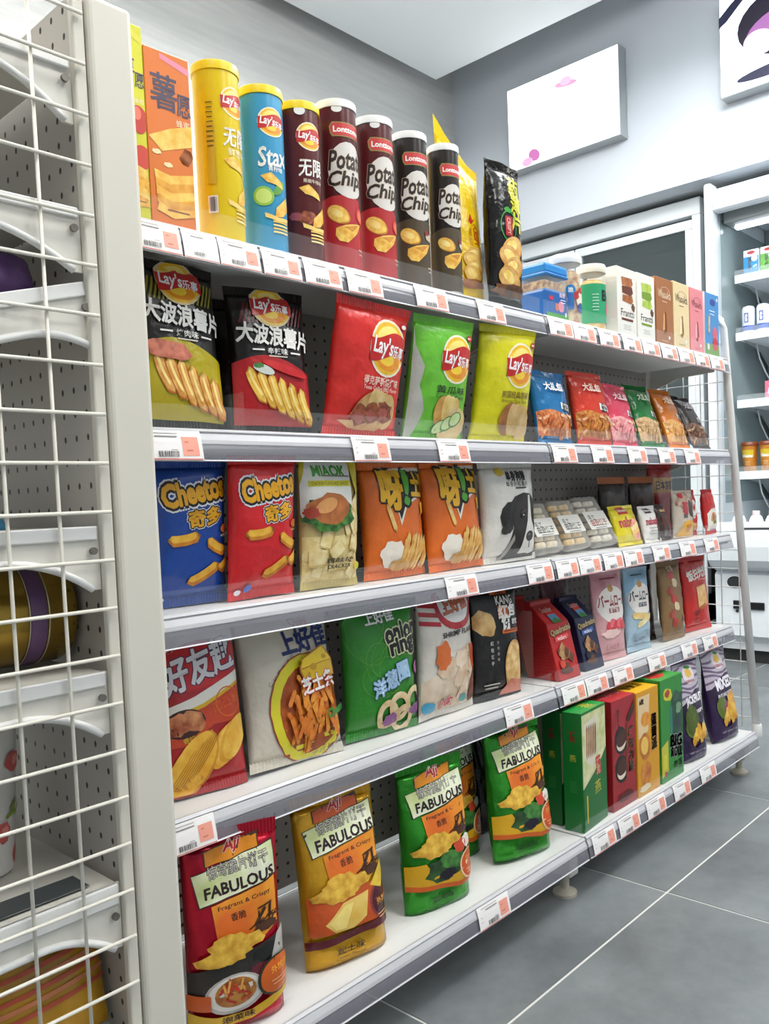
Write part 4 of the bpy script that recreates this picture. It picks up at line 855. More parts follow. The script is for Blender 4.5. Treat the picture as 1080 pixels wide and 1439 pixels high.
def a_mixnut(A):
    A.ell(.5, .80, .36, .24, 'd0352c'); A.poly([(.08, .08), (.92, .08), (.92, .5), (.7, .58), (.3, .55), (.08, .45)], 'e2ddd2'); A.blob(.5, .34, .24, .22, food('8a4a22', 'd9b078', 60), seed=5); A.blob(.42, .42, .1, .08, 'c8453a', seed=6); A.blob(.60, .26, .09, .07, '6a7a3a', seed=7); A.rect(.5, .09, .5, .07, 'c05a8a')
bag(2, .866, .036, 0, .072, .124, 6, .3, 'bf2b2c', a_mixnut, 'red mixed-nut bag with white oval at the end of third shelf', 'red mixed-nut bag', T=.018, name='snack_bag', seed=66, seal=.07)
def a_gold(A):
    A.rect(.5, .70, 1., .28, 'c79a54'); A.text('日本京都', .55, .70, .7, '1f1712', h=.17, off=.03)
bag(2, .800, .150, 0, .150, .200, 2, 0, 'b02420', a_gold, 'tall red bag with gold band standing behind the nut bags', 'tall red and gold bag', T=.020, name='snack_bag', seed=67, seal=.06)
for q, (x, c, lab) in enumerate(((.50, '2c2420', 'dark wafer bag with orange seal behind the yellow wafer bag'), (.655, '3a2a22', 'dark wafer bag with orange seal behind the rice-cracker pouch'))):
    bag(2, x, .130, 0, .140, .165, 3, 0, c, lambda A: (A.blob(.5, .62, .4, .14, food('2a221e', '5a4a3a', 50), seed=3), A.rect(.4, .5, .5, .06, '6a5a3a')), lab, 'dark rear wafer bag', T=.02, name='wafer_bag', cat='wafer bag', seed=68+q, seal=.10, sealcol='b5642a')
# ================================================================== row 4
def a_hyq(A):
    A.poly([(0, .98), (1, .98), (1, .88), (0, .84)], 'd6d2cc'); A.ell(.50, .76, .56, .26, 'bd1d22', .12, 'logo'); A.ell(.50, .76, .53, .235, 'c92429', .12, 'logo'); A.text('好友趣', .50, .76, .94, 'e9e7ea', h=.36, rot=.28, off=.035, shear=.2, out=('2a2052', .03), part='logo')
    A.poly([(0, .52), (.4, .58), (1, .71), (1, .64), (.5, .53), (0, .46)], 'e6e2da'); A.poly([(0, .465), (.5, .535), (1, .645), (1, .625), (.5, .51), (0, .445)], 'd9b01c'); A.poly([(0, .445), (.5, .51), (1, .625), (1, .40), (.6, .40), (.3, .3), (0, .3)], 'c3401c')
    A.text('凹凸薯', .78, .52, .36, 'd9581e', h=.12, rot=.25, off=.02); A.ring(.80, .52, .15, .165, 'd9682a')
    A.ell(.26, .43, .24, .15, '3a1a14', .1); A.blob(.18, .43, .13, .12, food('8a3a1e', 'd98a5a', 50), seed=3); A.blob(.36, .44, .13, .12, food('9a4422', 'e0a06a', 50), seed=4); A.text('香烤小排味', .40, .345, .36, 'd9b83a', h=.06, rot=.15, off=.02)
    for k in range(4): A.ell(.70+.05*k, .26+.015*k, .13, .26, (food('c98a1e', 'e2ae3c', 40), food('d9a02c', 'efc458', 40))[k % 2], -.55)
    A.ell(.33, .17, .22, .42, food('b9761a', 'd99e2c', 40), -.62); A.ell(.32, .175, .205, .40, food('d99a22', 'eebe48', 40), -.62)
    for k in range(8): A.stick(.20+.045*k, .16+.012*k, .66-.04*abs(k-4), .006, 'b9801e', .95)
bag(3, -.778, .050, -8, .126, .226, 9, -1.1, 'a81a20', a_hyq, 'red ridged chip bag with silver slanted characters beside the post', 'red silver-lettered chip bag', T=.027, name='chip_bag', cat='chip bag', seed=71)
def a_cheese(A):
    A.rect(.62, .955, .5, .04, 'd8cfc0'); A.text('Oishi', .66, .915, .20, 'c4252c', h=.07, off=.03, part='logo'); A.text('上好佳', .66, .795, .56, '24326e', h=.20, rot=.10, off=.045, part='logo')
    for k, ch in enumerate('CHEESE'): A.text(ch, .22+.055*k, .53+.030*k, .032, '7a7468', rot=.7, off=0.)
    for k, ch in enumerate('STICK'): A.text(ch, .86+.04*k, .685-.02*k, .03, '7a7468', rot=-.4, off=0.) if k < 4 else None
    A.ell(.62, .345, .44, .46, '9a2a1a'); A.ell(.62, .345, .43, .45, 'd9cf2a'); A.ell(.63, .34, .355, .37, food('8a3a14', 'b85a1e', 50)); R = random.Random(9)
    for k in range(70):
        q = R.uniform(0, 6.28); rr = .27*R.uniform(0, 1)**.6; A.stick(.63+rr*math.cos(q), .34+rr*math.sin(q)*A.w/A.h*1.1, R.uniform(.16, .26), .021, (food('d0721c', 'eda03a', 60), food('c9641a', 'e08a2c', 60))[k % 2], 1.6+R.uniform(-.7, .6))
    A.poly([(.50, .58), (.54, .66), (.80, .735), (.90, .64), (.90, .53), (.54, .51)], 'b2701a'); A.poly([(.515, .59), (.55, .655), (.80, .725), (.885, .64), (.53, .60)], 'eecb2c'); A.poly([(.515, .59), (.885, .635), (.885, .535), (.55, .52)], 'e2b81e'); A.ell(.66, .60, .04, .03, 'c99a14'); A.ell(.8, .66, .03, .02, 'c99a14'); A.ell(.6, .555, .02, .02, 'c99a14')
    A.text('芝士条', .69, .50, .38, 'f0eee8', h=.14, rot=.14, off=.04, out=('c02a20', .04)); A.text('Cheese', .86, .30, .2, '3f8a3a', h=.07, rot=.25, off=.05); A.text('净含量40克', .8, .09, .4, '5a5650', h=.035, rot=.12, off=.0)
bag(3, -.621, .046, -1, .176, .226, 11, -2.2, 'cfc8b8', a_cheese, 'white cheese-stick snack bag with yellow plate of fries', 'white cheese-stick bag', T=.032, name='chip_bag', cat='chip bag', seed=72, wr=1.2)
def a_onion(A):
    R = random.Random(2)
    for k in range(7): A.ring(R.uniform(.2, .8), R.uniform(.3, .8), .30, .306, '6aa83a', R.uniform(0, 3), .7)
    A.text('Oishi', .42, .935, .14, 'c05a5a', off=.02, part='logo'); A.text('上好佳', .45, .865, .40, 'e9ebe6', h=.13, rot=.08, off=.045, out=('2a3a2a', .03), part='logo')
    A.text('onion', .74, .745, .50, '18181a', h=.20, rot=.12, off=.05, out=[('d9dcae', .06)], part='logo'); A.text('rings', .78, .64, .46, '18181a', h=.22, rot=.18, off=.05, out=[('d9dcae', .06)], part='logo')
    for k, ch in enumerate('洋葱圈'): A.text(ch, .38+.17*k, .36+.05*k, .17, '9fc0dc', h=.19, rot=.2, off=.05, out=('1e3a6a', .035))
    for cx, cy in ((.50, .155), (.66, .20), (.90, .22), (.74, .10)): A.ring(cx, cy, .085, .15, food('cfae7c', 'ead6ae', 50), .3, 1.1)
    A.blob(.54, .12, .10, .07, '8a4a8a', seed=3); A.blob(.92, .15, .10, .06, '7a3a7a', seed=5); A.ell(.95, .46, .06, .07, 'b05aa0')
bag(3, -.440, .048, -7, .154, .226, 2, -.8, '2c8426', a_onion, 'green onion-ring snack bag beside the cheese-stick bag', 'green onion-ring bag', T=.032, name='chip_bag', cat='chip bag', seed=73)
def a_shrimp(A):
    for k in range(3): A.poly([(0, .93-.07*k), (.3, .90-.07*k), (.3, .865-.07*k), (0, .895-.07*k)], 'b52430')
    A.ell(.60, .87, .36, .26, 'b8232c', part='logo'); A.ell(.60, .88, .29, .20, 'e6e2de', part='logo'); A.text('上好佳', .60, .885, .48, 'c5663a', h=.17, rot=.12, off=.045, out=('7a2018', .03), part='logo'); A.text('SHRIMP FLAKES', .64, .66, .66, '2c2624', h=.06, rot=.04, off=.02)
    A.band(lambda u: .05, lambda u: .30+.1*math.sin(3*u), food('cdb498', 'e2d2bc', 40)); R = random.Random(6)
    for k in range(14): A.blob(R.uniform(.15, .9), R.uniform(.2, .55), R.uniform(.09, .15), R.uniform(.06, .10), (food('d9bda0', 'efe0cc', 40), food('c9a684', 'e2cbb0', 40))[k % 2], R.uniform(0, 3), seed=k)
    A.blob(.30, .50, .12, .16, 'cf6a30', seed=3); A.blob(.88, .44, .07, .17, 'c8542c', .3, seed=8); A.ell(.92, .19, .10, .18, food('5a2a1c', '8a4a34', 60), -.3); A.text('小吃', .38, .12, .24, 'c03040', off=.05, out=('e9e2da', .04)); A.blob(.12, .10, .10, .07, '3a9ac0', seed=4); A.blob(.70, .12, .07, .05, '4a9a9a', seed=4)
bag(3, -.279, .046, 3, .160, .222, 0, -.8, 'd9d3c9', a_shrimp, 'white shrimp-flake bag with red round emblem', 'white shrimp-flake bag', T=.030, name='chip_bag', cat='chip bag', seed=74)
def a_kang(A):
    A.rect(.58, .945, .36, .09, 'c2551e', part='logo'); A.text('康康', .58, .945, .28, '2a1410', off=.03, part='logo'); A.text('KANG', .66, .865, .36, 'e9e6de', h=.12, off=.02)
    A.rect(.60, .765, .22, .17, 'c2551e', .05, 'logo'); A.text('红', .60, .765, .2, 'f0e6da', off=.05); A.text('包', .80, .775, .18, 'f0eee8', off=.05); A.text('饼', .66, .665, .22, 'f0eee8', off=.05); A.text('甜辣', .86, .665, .16, 'f0eee8', off=.04); A.rect(.74, .585, .40, .055, 'd2601e'); smalltext(A, .74, .588, .32, '2a1410', 1, .03)
    A.blob(.20, .68, .22, .17, food('b98444', 'e2bd80', 40), -.6, seed=3, jag=.1); A.ell(.80, .27, .23, .37, food('b5803e', 'dcb070', 60), 0); A.ell(.79, .28, .19, .32, food('c99a54', 'ecd09a', 60), 0); A.poly([(.5, .02), (1, .02), (1, .12), (.7, .16)], 'c9755c')
    for k, ch in enumerate('红包饼干'): A.text(ch, .30, .50-.06*k, .06, 'd9d4cc', off=.01)
    for k, ch in enumerate('浓情甜辣'): A.text(ch, .42, .50-.05*k, .045, 'b9b4ac', off=.0)
    smalltext(A, .30, .14, .3, 'd0cac0', 2, .03)
bag(3, -.132, .040, -6, .134, .214, 3, -1, '15110f', a_kang, 'black square rice-cake bag with orange emblem and round cracker', 'black rice-cake bag', T=.022, name='chip_bag', cat='chip bag', seed=75)
def gusset(x, y, wd, dp, h, lean, c, art, lab, sh, side=None):
    """paper gusset bag: flat front, folded roof-like top"""
    t = thing('wafer_pouch', lab, 'wafer pouch', mat4=placed(x, y, Z[3]+.0006, -1, 0, 0)); sh_ = math.tan(math.radians(lean))
    zt = h*.72; P = [(-wd/2, 0, 0), (wd/2, 0, 0), (wd/2, dp, 0), (-wd/2, dp, 0), (-wd/2, 0, zt), (wd/2, 0, zt), (wd/2, dp, zt), (-wd/2, dp, zt), (-wd/2*.9, dp*.42, h*.96), (wd/2*.9, dp*.42, h*.96), (wd/2*.9, dp*.58, h*.96), (-wd/2*.9, dp*.58, h*.96)]
    bm = bmesh.new(); bv = [bm.verts.new((a_, b_+c_*sh_, c_)) for a_, b_, c_ in P]
    for f in ((3, 2, 1, 0), (0, 1, 5, 4), (1, 2, 6, 5), (2, 3, 7, 6), (3, 0, 4, 7), (4, 5, 9, 8), (6, 7, 11, 10), (5, 6, 10, 9), (7, 4, 8, 11), (8, 9, 10, 11)): bm.faces.new([bv[i] for i in f])
    bmesh.ops.bevel(bm, geom=bm.edges[:], offset=.0012, segments=2, affect='EDGES'); bmobj('paper_body', bm, pm(c, .4, bump=.2), t, smooth=False)
    box('folded_top', (-wd/2*.92, dp*.40+h*.95*sh_, h*.90), (wd/2*.92, dp*.62+h*.95*sh_, h), pm(c, .4), t, bev=.002)
    A = Art(wd, h)
    def F(u, v):
        if v <= .72: return Vector(((u-.5)*wd, v*h*sh_, v*h))
        k = (v-.72)/.28; return Vector(((u-.5)*wd*(1-.1*k), dp*.42*k+h*(.72+.24*k)*sh_, h*(.72+.24*k)))
    art(A); A.build(t, F, 4, 25, base=.0016, step=.00006, clip=(.02, .98, .01, .97))
    B = Art(dp, zt)
    for k in range(14): B.rect(.5, .08+.06*k, .8, .012*dp/dp, '7a2a2a' if c.startswith('b') else '3a3a5a', part='side_print')
    B.build(t, lambda u, v: Vector((-wd/2, (1-u)*dp+v*zt*sh_, v*zt)), 0, 0, base=.0004, step=.00005); register(3, x, sh); return t
def a_quad(tc, red):
    def f(A):
        A.rect(.48, .86, .36, .24, 'c23a2c' if not red else 'b8241f', part='logo'); A.text('Loacker', .46, .90, .5, 'f0e2d8', h=.13, off=.02, shear=.2, part='logo'); A.rect(.50, .78, .36, .20, '5a8ab0', part='logo'); A.poly([(.32, .745), (.5, .79), (.68, .745), (.68, .72), (.32, .72)], '3a7a3a', 'logo')
        A.text('Quadratini', .52, .62, .9, 'f0d9a0', h=.17, rot=.10, off=.04, out=('2a1a14', .03)); A.poly([(.2, .54), (.8, .57), (.8, .51), (.2, .48)], tc); A.text('wafers', .5, .525, .4, WHT, off=.0)
        R = random.Random(3)
        for k in range(9): A.rect(R.uniform(.3, .8), R.uniform(.14, .40), .22, .18, (food('4a2614', '7a4a28', 40), food('8a5a34', 'c9a06a', 40))[k % 2], R.uniform(0, 1.5))
        A.blob(.4, .12, .26, .08, '5a2e1a', seed=4); A.ell(.28, .20, .12, .10, 'c8402c' if red else '16182a')
    return f
gusset(.085, .014, .082, .080, .160, 14, 'b01d1d', a_quad('d84a4a', 1), 'red gusseted wafer bag with folded top, nearest black bag', 'red gusseted wafer bag', side=1)
gusset(.196, .020, .078, .075, .156, 13, '1c2040', a_quad('3a5aa8', 0), 'navy blue gusseted wafer bag beside the red one', 'navy gusseted wafer bag', side=1)
def a_palm(ink, tone, lab, pic):
    def f(A):
        A.band(lambda u: .70+.08*math.sin(3*u), lambda u: .97, tone); A.ell(.52, .62, .46, .34, 'e9e2dc'); A.ell(.48, .80, .10, .07, 'b8842a'); smalltext(A, .5, .91, .5, ink, 1, .05); A.text('バームロール', .53, .665, .90, ink, h=.22, off=.035); A.rect(.52, .555, .34, .09, ink, part='lettering'); A.text(lab, .52, .555, .28, WHT, off=.02)
        if pic == 'straw': 
            for k in range(5): A.blob(.34+.11*k, .38+.03*(k % 2), .10, .09, ('d8404a', 'e8707a')[k % 2], seed=k)
            A.blob(.4, .3, .3, .08, 'eecac4', seed=9)
        else:
            A.stick(.45, .42, .7, .07, food('d9b05c', 'f0dc9a', 50), -.1); A.stick(.6, .36, .7, .06, food('e2c272', 'f6ecc0', 50), .3); A.rect(.5, .19, .6, .14, '9ab0c0', .1, 'lettering')
        A.text('しっとり', .45, .15, .4, ink, off=.0); smalltext(A, .5, .09, .5, ink, 1, .03)
    return f
bag(3, .300, .040, -4, .124, .204, 4, -1.0, 'd9a5a8', a_palm('9a2c34', 'cf9098', '草莓味', 'straw'), 'pink strawberry roll cake bag with Japanese lettering', 'pink roll-cake bag', T=.024, name='cake_bag', cat='snack bag', seed=81, rough=.25)
bag(3, .430, .038, -3, .112, .200, 3, -1, 'a9c3d4', a_palm('3a4248', '86aec8', '白巧克力', 'milk'), 'pale blue roll cake bag with Japanese lettering', 'pale blue roll-cake bag', T=.024, name='cake_bag', cat='snack bag', seed=82, rough=.25)
def a_kraft(A):
    for k in range(7): A.blob(.40+.12*math.sin(k*2.1), .82-.1*k, .12, .10, ('b52a22', 'd9c09a', 'a03a24')[k % 3], seed=k)
    A.poly([(.7, .62), (.95, .63), (.95, .66), (.7, .65)], '4a3018'); smalltext(A, .80, .60, .2, '4a3018', 3, .05); A.rect(.82, .25, .2, .12, '5a3c1e'); A.text('红枣', .45, .9, .26, 'e2cfa4', off=.02)
bag(3, .616, .034, -1, .118, .200, 5, -.9, '8a6a44', a_kraft, 'brown kraft snack bag with red dates pictured', 'brown kraft bag', T=.022, name='snack_bag', seed=83, rough=.5)
bag(3, .535, .075, -1, .110, .195, 4, 0, '2a1a18', None, 'dark bag squeezed behind the kraft bag and pale blue bag', 'dark rear bag', T=.02, name='snack_bag', seed=84)
def a_bear(A):
    A.rect(.25, .925, .16, .06, 'e85a4a', part='logo'); A.text('饭扫光饼', .54, .765, .84, 'f0e9e0', h=.20, rot=.12, off=.045, part='logo'); smalltext(A, .68, .68, .4, 'f0b8a8', 1, .03); A.rect(.58, .46, .40, .40, food('c98a44', 'e6b878', 50), .1); A.rect(.58, .46, .36, .36, food('d9a05c', 'f0cb90', 50), .1); A.poly([(.4, .30), (.66, .36), (.72, .32), (.5, .27)], 'b5652a'); A.text('锅巴', .36, .24, .2, '5a1414', off=.02, rot=.2); smalltext(A, .36, .16, .22, '6a1a1a', 2, .04)
bag(3, .777, .040, -3, .140, .200, 6, -.9, 'c3251e', a_bear, 'bright red cracker bag with slanted white characters at fourth row end', 'bright red cracker bag', T=.022, name='snack_bag', seed=85)
bag(3, .255, .150, 0, .12, .20, 3, 0, '6a4048', lambda A: A.text('ムロ', .5, .7, .5, '2a1a1a', off=.03), 'pink roll cake bag behind the navy wafer bag, shade painted into its colour', 'shade-tinted pink rear bag', T=.02, name='cake_bag', cat='snack bag', seed=86)  # pink wrapper darkened: shade is mixed into the body colour
for x, c, lab in ((.045, '6a1216', 'dark red gusseted bag in shadow behind the red wafer bag, left one'), (.115, '5a1014', 'dark red gusseted bag in shadow behind the red wafer bag, right one')):
    gusset(x, .130, .07, .07, .16, 4, 'b01d1d', lambda A: A.rect(.5, .8, .4, .2, '8a2020', part='logo'), lab, 'dark red rear wafer bag')
# ================================================================== row 5 (base)
def a_fab(c_in, pic, foot, footink):
    def f(A):
        A.poly([(.22, .90), (.80, .955), (.80, .86), (.22, .83)], '4a2a14'); A.poly([(.235, .895), (.785, .948), (.785, .86), (.235, .83)], 'd9881c' if pic != 'cheese' else 'c9541c'); A.text('Aji', .52, .905, .20, 'b2182a', h=.14, rot=.12, off=.035, shear=.3, out=('f0d8c8', .03), part='logo')
        A.poly([(.08, .80), (.95, .895), (.97, .715), (.14, .635)], '2a241a', 'logo'); A.poly([(.09, .797), (.94, .888), (.96, .72), (.15, .642)], food('c3cf8c', 'ebeed4', 14, lo=.4, hi=.6), 'logo')
        A.text('惊奇脆片饼干', .56, .812, .64, 'b9b6ac', h=.13, rot=.11, off=.01, out=('3a302a', .05)); A.text('FABULOUS', .57, .722, .74, '2c1a1c', h=.115, rot=.11, off=.035, shear=.05)
        A.poly([(.26, .64), (.94, .71), (.94, .48), (.60, .40), (.30, .44)], food('d9681c', 'efb42c', 10, lo=.35, hi=.65)); A.text('Fragrant & Crispy', .60, .635, .56, '3a1c12', h=.055, rot=.11, off=.01); A.text('香脆', .52, .575, .16, '3a1c12', h=.08, rot=.08, off=.01)
        for k in range(8): A.stick(.70+.03*k, .51+.015*(k % 3), .2, .008, '3a2012', (.4, 1.5, .9, -.2)[k % 4]); 
        A.blob(.80, .49, .13, .05, '4a2814', seed=3); A.stick(.74, .545, .22, .01, '3a2012', .9); A.stick(.86, .56, .18, .01, '3a2012', 1.5); A.stick(.80, .59, .18, .009, '3a2012', .2)
        if pic == 'kimchi':
            A.poly([(0, .33), (.3, .37), (1, .44), (1, .20), (0, .16)], '2e2a28'); A.blob(.80, .36, .16, .09, '1c1a1a', seed=5); A.blob(.72, .29, .12, .07, '6a2430', seed=6); A.poly([(.9, .43), (1, .46), (1, .30), (.8, .28)], 'b9b5b0')
            A.ell(.44, .205, .30, .21, 'b9b4ae'); A.ell(.44, .21, .27, .18, 'dcd8d2'); A.ell(.44, .215, .21, .15, food('8a4a1c', 'c98a3c', 40)); R = random.Random(3)
            for k in range(14): A.stick(.44+R.uniform(-.13, .13), .215+R.uniform(-.04, .045), .14, .012, ('c8401c', 'e0a04c', 'b8301c')[k % 3], R.uniform(0, 3))
            A.poly([(.0, .14), (.25, .11), (.6, .10), (1, .17), (1, .12), (.6, .05), (.2, .05), (0, .07)], 'd0a81c'); A.rect(.1, .19, .2, .16, 'c9581c')
            A.ell(.88, .235, .22, .20, '2a3018'); A.ell(.89, .235, .20, .18, 'd0601c')
        elif pic == 'cheese':
            A.poly([(.05, .42), (.9, .42), (.9, .2), (.05, .2)], 'c2521e'); A.ell(.92, .30, .20, .20, '8a3a3a'); A.ell(.93, .30, .18, .18, '4a1420'); A.poly([(0, .17), (.4, .185), (1, .20), (1, .14), (.6, .15), (.3, .135), (0, .12)], '5a1c24')
            A.poly([(.18, .26), (.40, .355), (.72, .38), (.66, .24), (.50, .20), (.28, .205)], food('d9b04a', 'f0d480', 20)); A.poly([(.22, .265), (.42, .34), (.52, .34), (.40, .215), (.28, .22)], 'eed67c'); A.poly([(.75, .40), (.95, .52), (1, .44), (.9, .36)], 'd9b83a')
        else:
            A.poly([(0, .33), (.22, .34), (.3, .27), (.6, .27), (.8, .23), (1, .22), (1, .14), (0, .19)], 'd9a51c'); A.poly([(0, .20), (.4, .185), (.7, .155), (1, .17), (1, .135), (.7, .12), (.4, .155), (0, .165)], 'cf5f1e')
            A.blob(.48, .28, .26, .15, food('0f2a12', '2f5a24', 60), seed=3); A.blob(.62, .32, .2, .12, food('1a4a1e', '4a8a3a', 60), seed=4); A.blob(.52, .235, .12, .06, '1c1424', seed=5); A.blob(.74, .40, .09, .09, 'c8482c', seed=6); A.blob(.86, .41, .08, .08, 'd9d4c8', seed=7); A.ell(.90, .255, .19, .19, 'f0c9a0'); A.ell(.91, .255, .175, .175, 'cf5420')
        for k in range(4): A.blob((.38, .54, .42, .28)[k], (.47, .44, .41, .43)[k] if pic != 'kimchi' else (.46, .44, .40, .40)[k], .20, .08, food('c08a22', 'e9c04a', 70), .2, seed=10+k, jag=.22)
        A.text('外加鲜', .90, .30 if pic != 'kimchi' else .27, .20, 'f0a83c', h=.07, rot=.1, off=.02); smalltext(A, .9, .22, .2, 'f2c48c', 2, .025)
        A.text(foot, .46, .085, .34, footink, h=.075, off=.02); A.text('Cheese Flavour' if pic == 'cheese' else 'Vegetable Flavour' if pic == 'veg' else 'Kimchi Flavour', .46, .045, .36, footink, h=.035, off=.0)
    return f
def pouch(x, y, yaw, wd, h, lean, c, art, lab, sh, seed, metal=.55, sealc=None, T=.030, roll=0.):
    return bag(4, x, y, yaw, wd, h, lean, roll, c, art, lab, sh, T=T, name='biscuit_pouch', cat='snack pouch', seed=seed, kind='pouch', seal=.07, rough=.22, metal=metal, wr=1.7, sealcol=sealc)
pouch(-.785, -.004, -20, .128, .262, 0, 'b3122c', a_fab('r', 'kimchi', '泡菜味', '3a0a14'), 'red foil stand-up biscuit pouch with kimchi bowl, beside the post', 'red kimchi biscuit pouch', 91)
pouch(-.588, -.006, -12, .140, .246, 7, 'c9971c', a_fab('g', 'cheese', '起士味', '3a2410'), 'gold foil stand-up biscuit pouch picturing cheese', 'gold cheese biscuit pouch', 92, metal=.45)
pouch(-.380, -.006, -12, .136, .243, 3, '2c8a22', a_fab('v', 'veg', '蔬菜味', '0c2a0e'), 'green foil vegetable biscuit pouch, left one', 'left green vegetable biscuit pouch', 93)
pouch(-.140, -.010, -13, .142, .247, 8, '2c8a22', a_fab('v', 'veg', '蔬菜味', '0c2a0e'), 'green foil vegetable biscuit pouch, right one beside the biscuit boxes', 'right green vegetable biscuit pouch', 94, roll=-2)
pouch(-.225, .085, -12, .120, .243, 3, '2c8a22', a_fab('v', 'veg', '蔬菜味', '0c2a0e'), 'green foil vegetable biscuit pouch standing behind the left green one', 'rear green biscuit pouch', 95)
pouch(-.105, .125, 0, .075, .24, 2, '16120f', None, 'black pouch standing in shadow between the green pouches', 'rear black pouch', 97)
# biscuit boxes
def a_gbox(A):
    A.poly([(.02, .98), (.98, .98), (.98, .62), (.8, .55), (.45, .45), (.02, .36)], food('b8bf7a', 'e2dfb4', 40)); A.poly([(.12, .90), (.62, .94), (.60, .62), (.42, .50), (.16, .58)], 'd9d2be')
    for k in range(6): A.stick(.20+.07*k, .74, .62, .025, food('7a4a24', 'b5824a', 40), 1.53)
    A.poly([(.02, .36), (.45, .45), (.8, .55), (.98, .62), (.98, .02), (.02, .02)], '15692a'); A.rect(.64, .50, .18, .34, 'c8303a', .1, 'logo'); A.text('巧克', .64, .49, .14, 'f0d8b0', h=.28, off=.04, vert=True, part='logo'); A.text('燕', .60, .32, .24, 'd9c83a', h=.24, off=-.005, rot=.1); A.rect(.16, .18, .05, .5, 'c9b02c', part='lettering')
def s_gbox(A):
    A.text('巧克', .5, .80, .30, 'c8303a', h=.5, off=.04, vert=True, part='logo'); A.text('燕', .52, .62, .34, 'd9c83a', h=.34, off=-.005, part='logo'); smalltext(A, .5, .42, .4, '4a9a52', 7, .05)
carton(4, .070, -.046, .112, .042, .241, '11702c', a_gbox, 'green biscuit stick box, front one, with brown sticks in a glass', 'front green biscuit box', side=s_gbox, top=lambda C: C.text('燕', .6, .5, .3, 'd9b83a', off=0), topcol='17913a', name='biscuit_box', yaw=5)
carton(4, .074, .006, .104, .042, .236, '0f6528', a_gbox, 'green biscuit stick box standing behind the front green box', 'rear green biscuit box', side=s_gbox, name='biscuit_box', yaw=2)
def a_rbox(A):
    A.poly([(.02, .98), (.5, .98), (.55, .6), (.3, .4), (.02, .45)], food('8a1a20', 'b0303a', 20)); A.text('Chocopie', .28, .80, .5, 'f0e6dc', h=.11, rot=-1.4, off=.02)
    for cy in (.62, .36): A.ell(.36, cy, .26, .30, '2a1410', .3); A.ell(.38, cy-.02, .20, .17, 'e6d8c4', .3); A.ell(.40, cy+.015, .23, .16, '4a2418', .3)
    for k, ch in enumerate('巧克力派'): A.text(ch, .78, .66-.105*k, .22, 'f0d8b0', h=.22, off=.03, out=('4a1014', .03))
    A.stick(.58, .5, 1.3, .02, '6a3a1e', 1.5); A.blob(.5, .10, .34, .10, '5a0f16', seed=3); A.poly([(.6, .8), (.95, .95), (.95, .85), (.7, .76)], '3a1a14')
carton(4, .197, -.044, .103, .08, .236, '9c1c24', a_rbox, 'dark red chocolate pie box between the green and yellow boxes', 'dark red pie box', topcol='b3242c', top=lambda C: C.text('巧克力派', .5, .5, .8, 'f0d8d0', h=.25, off=.03), name='biscuit_box')
def a_ybox(A):
    A.poly([(.05, .95), (.6, .95), (.5, .6), (.05, .55)], 'e6c89a'); A.ell(.38, .72, .20, .16, food('c9701c', 'f0a83c', 30)); A.ell(.34, .46, .24, .30, food('a85a1c', 'd98a34', 30), .2); A.ell(.32, .47, .16, .20, 'eec25c', .2); A.ell(.36, .20, .24, .26, food('b5611c', 'e0943a', 30), -.1)
    for k, ch in enumerate('蛋黄派'): A.text(ch, .76, .68-.115*k, .26, '5a2a10', h=.26, off=.03, out=('f0dca0', .03))
    A.text('6枚', .22, .90, .2, '6a3a10', off=.03); A.blob(.3, .07, .24, .08, 'e9d8b0', seed=3)
carton(4, .304, -.046, .104, .08, .234, 'd99a14', a_ybox, 'yellow egg pie box right of the dark red box', 'yellow pie box', topcol='e8b01c', top=lambda C: C.text('蛋黄派', .5, .5, .7, '7a4a10', h=.25, off=.03), name='biscuit_box')
def a_bigbox(A):
    A.poly([(.0, .35), (.3, .4), (.3, .1), (0, .05)], 'c9c23a'); A.rect(.72, .52, .50, 1.25, '1f4a34'); A.rect(.46, .5, .10, .9, '2a7a6a'); A.blob(.32, .84, .20, .14, 'c8c832', seed=4); A.blob(.30, .85, .10, .08, 'b53a2a', seed=5)
    for k in range(4): A.blob(.70+.1*(k % 2), .80-.13*k, .13, .12, ('3a5a4a', '7a9a7a', '2a3a3a')[k % 3], seed=k)
    A.text('BIG', .66, .36, .5, '14181a', h=.26, rot=-.12, off=.03, out=('e2e6da', .05), part='logo'); A.text('ROLL', .68, .25, .5, '14181a', h=.2, rot=-.12, off=.03, out=('e2e6da', .05), part='logo'); A.rect(.14, .2, .16, .3, 'd9d23a'); A.rect(.16, .08, .1, .1, 'b5302a'); A.text('海苔', .72, .12, .4, 'd9e6cc', off=.02)
carton(4, .420, -.048, .114, .08, .240, '2f8a34', a_bigbox, 'green seaweed roll box with black lettering, right of yellow box', 'green seaweed roll box', topcol='3a9a3c', top=lambda C: C.blob(.4, .5, .3, .2, 'c83a2a', seed=3), name='biscuit_box')
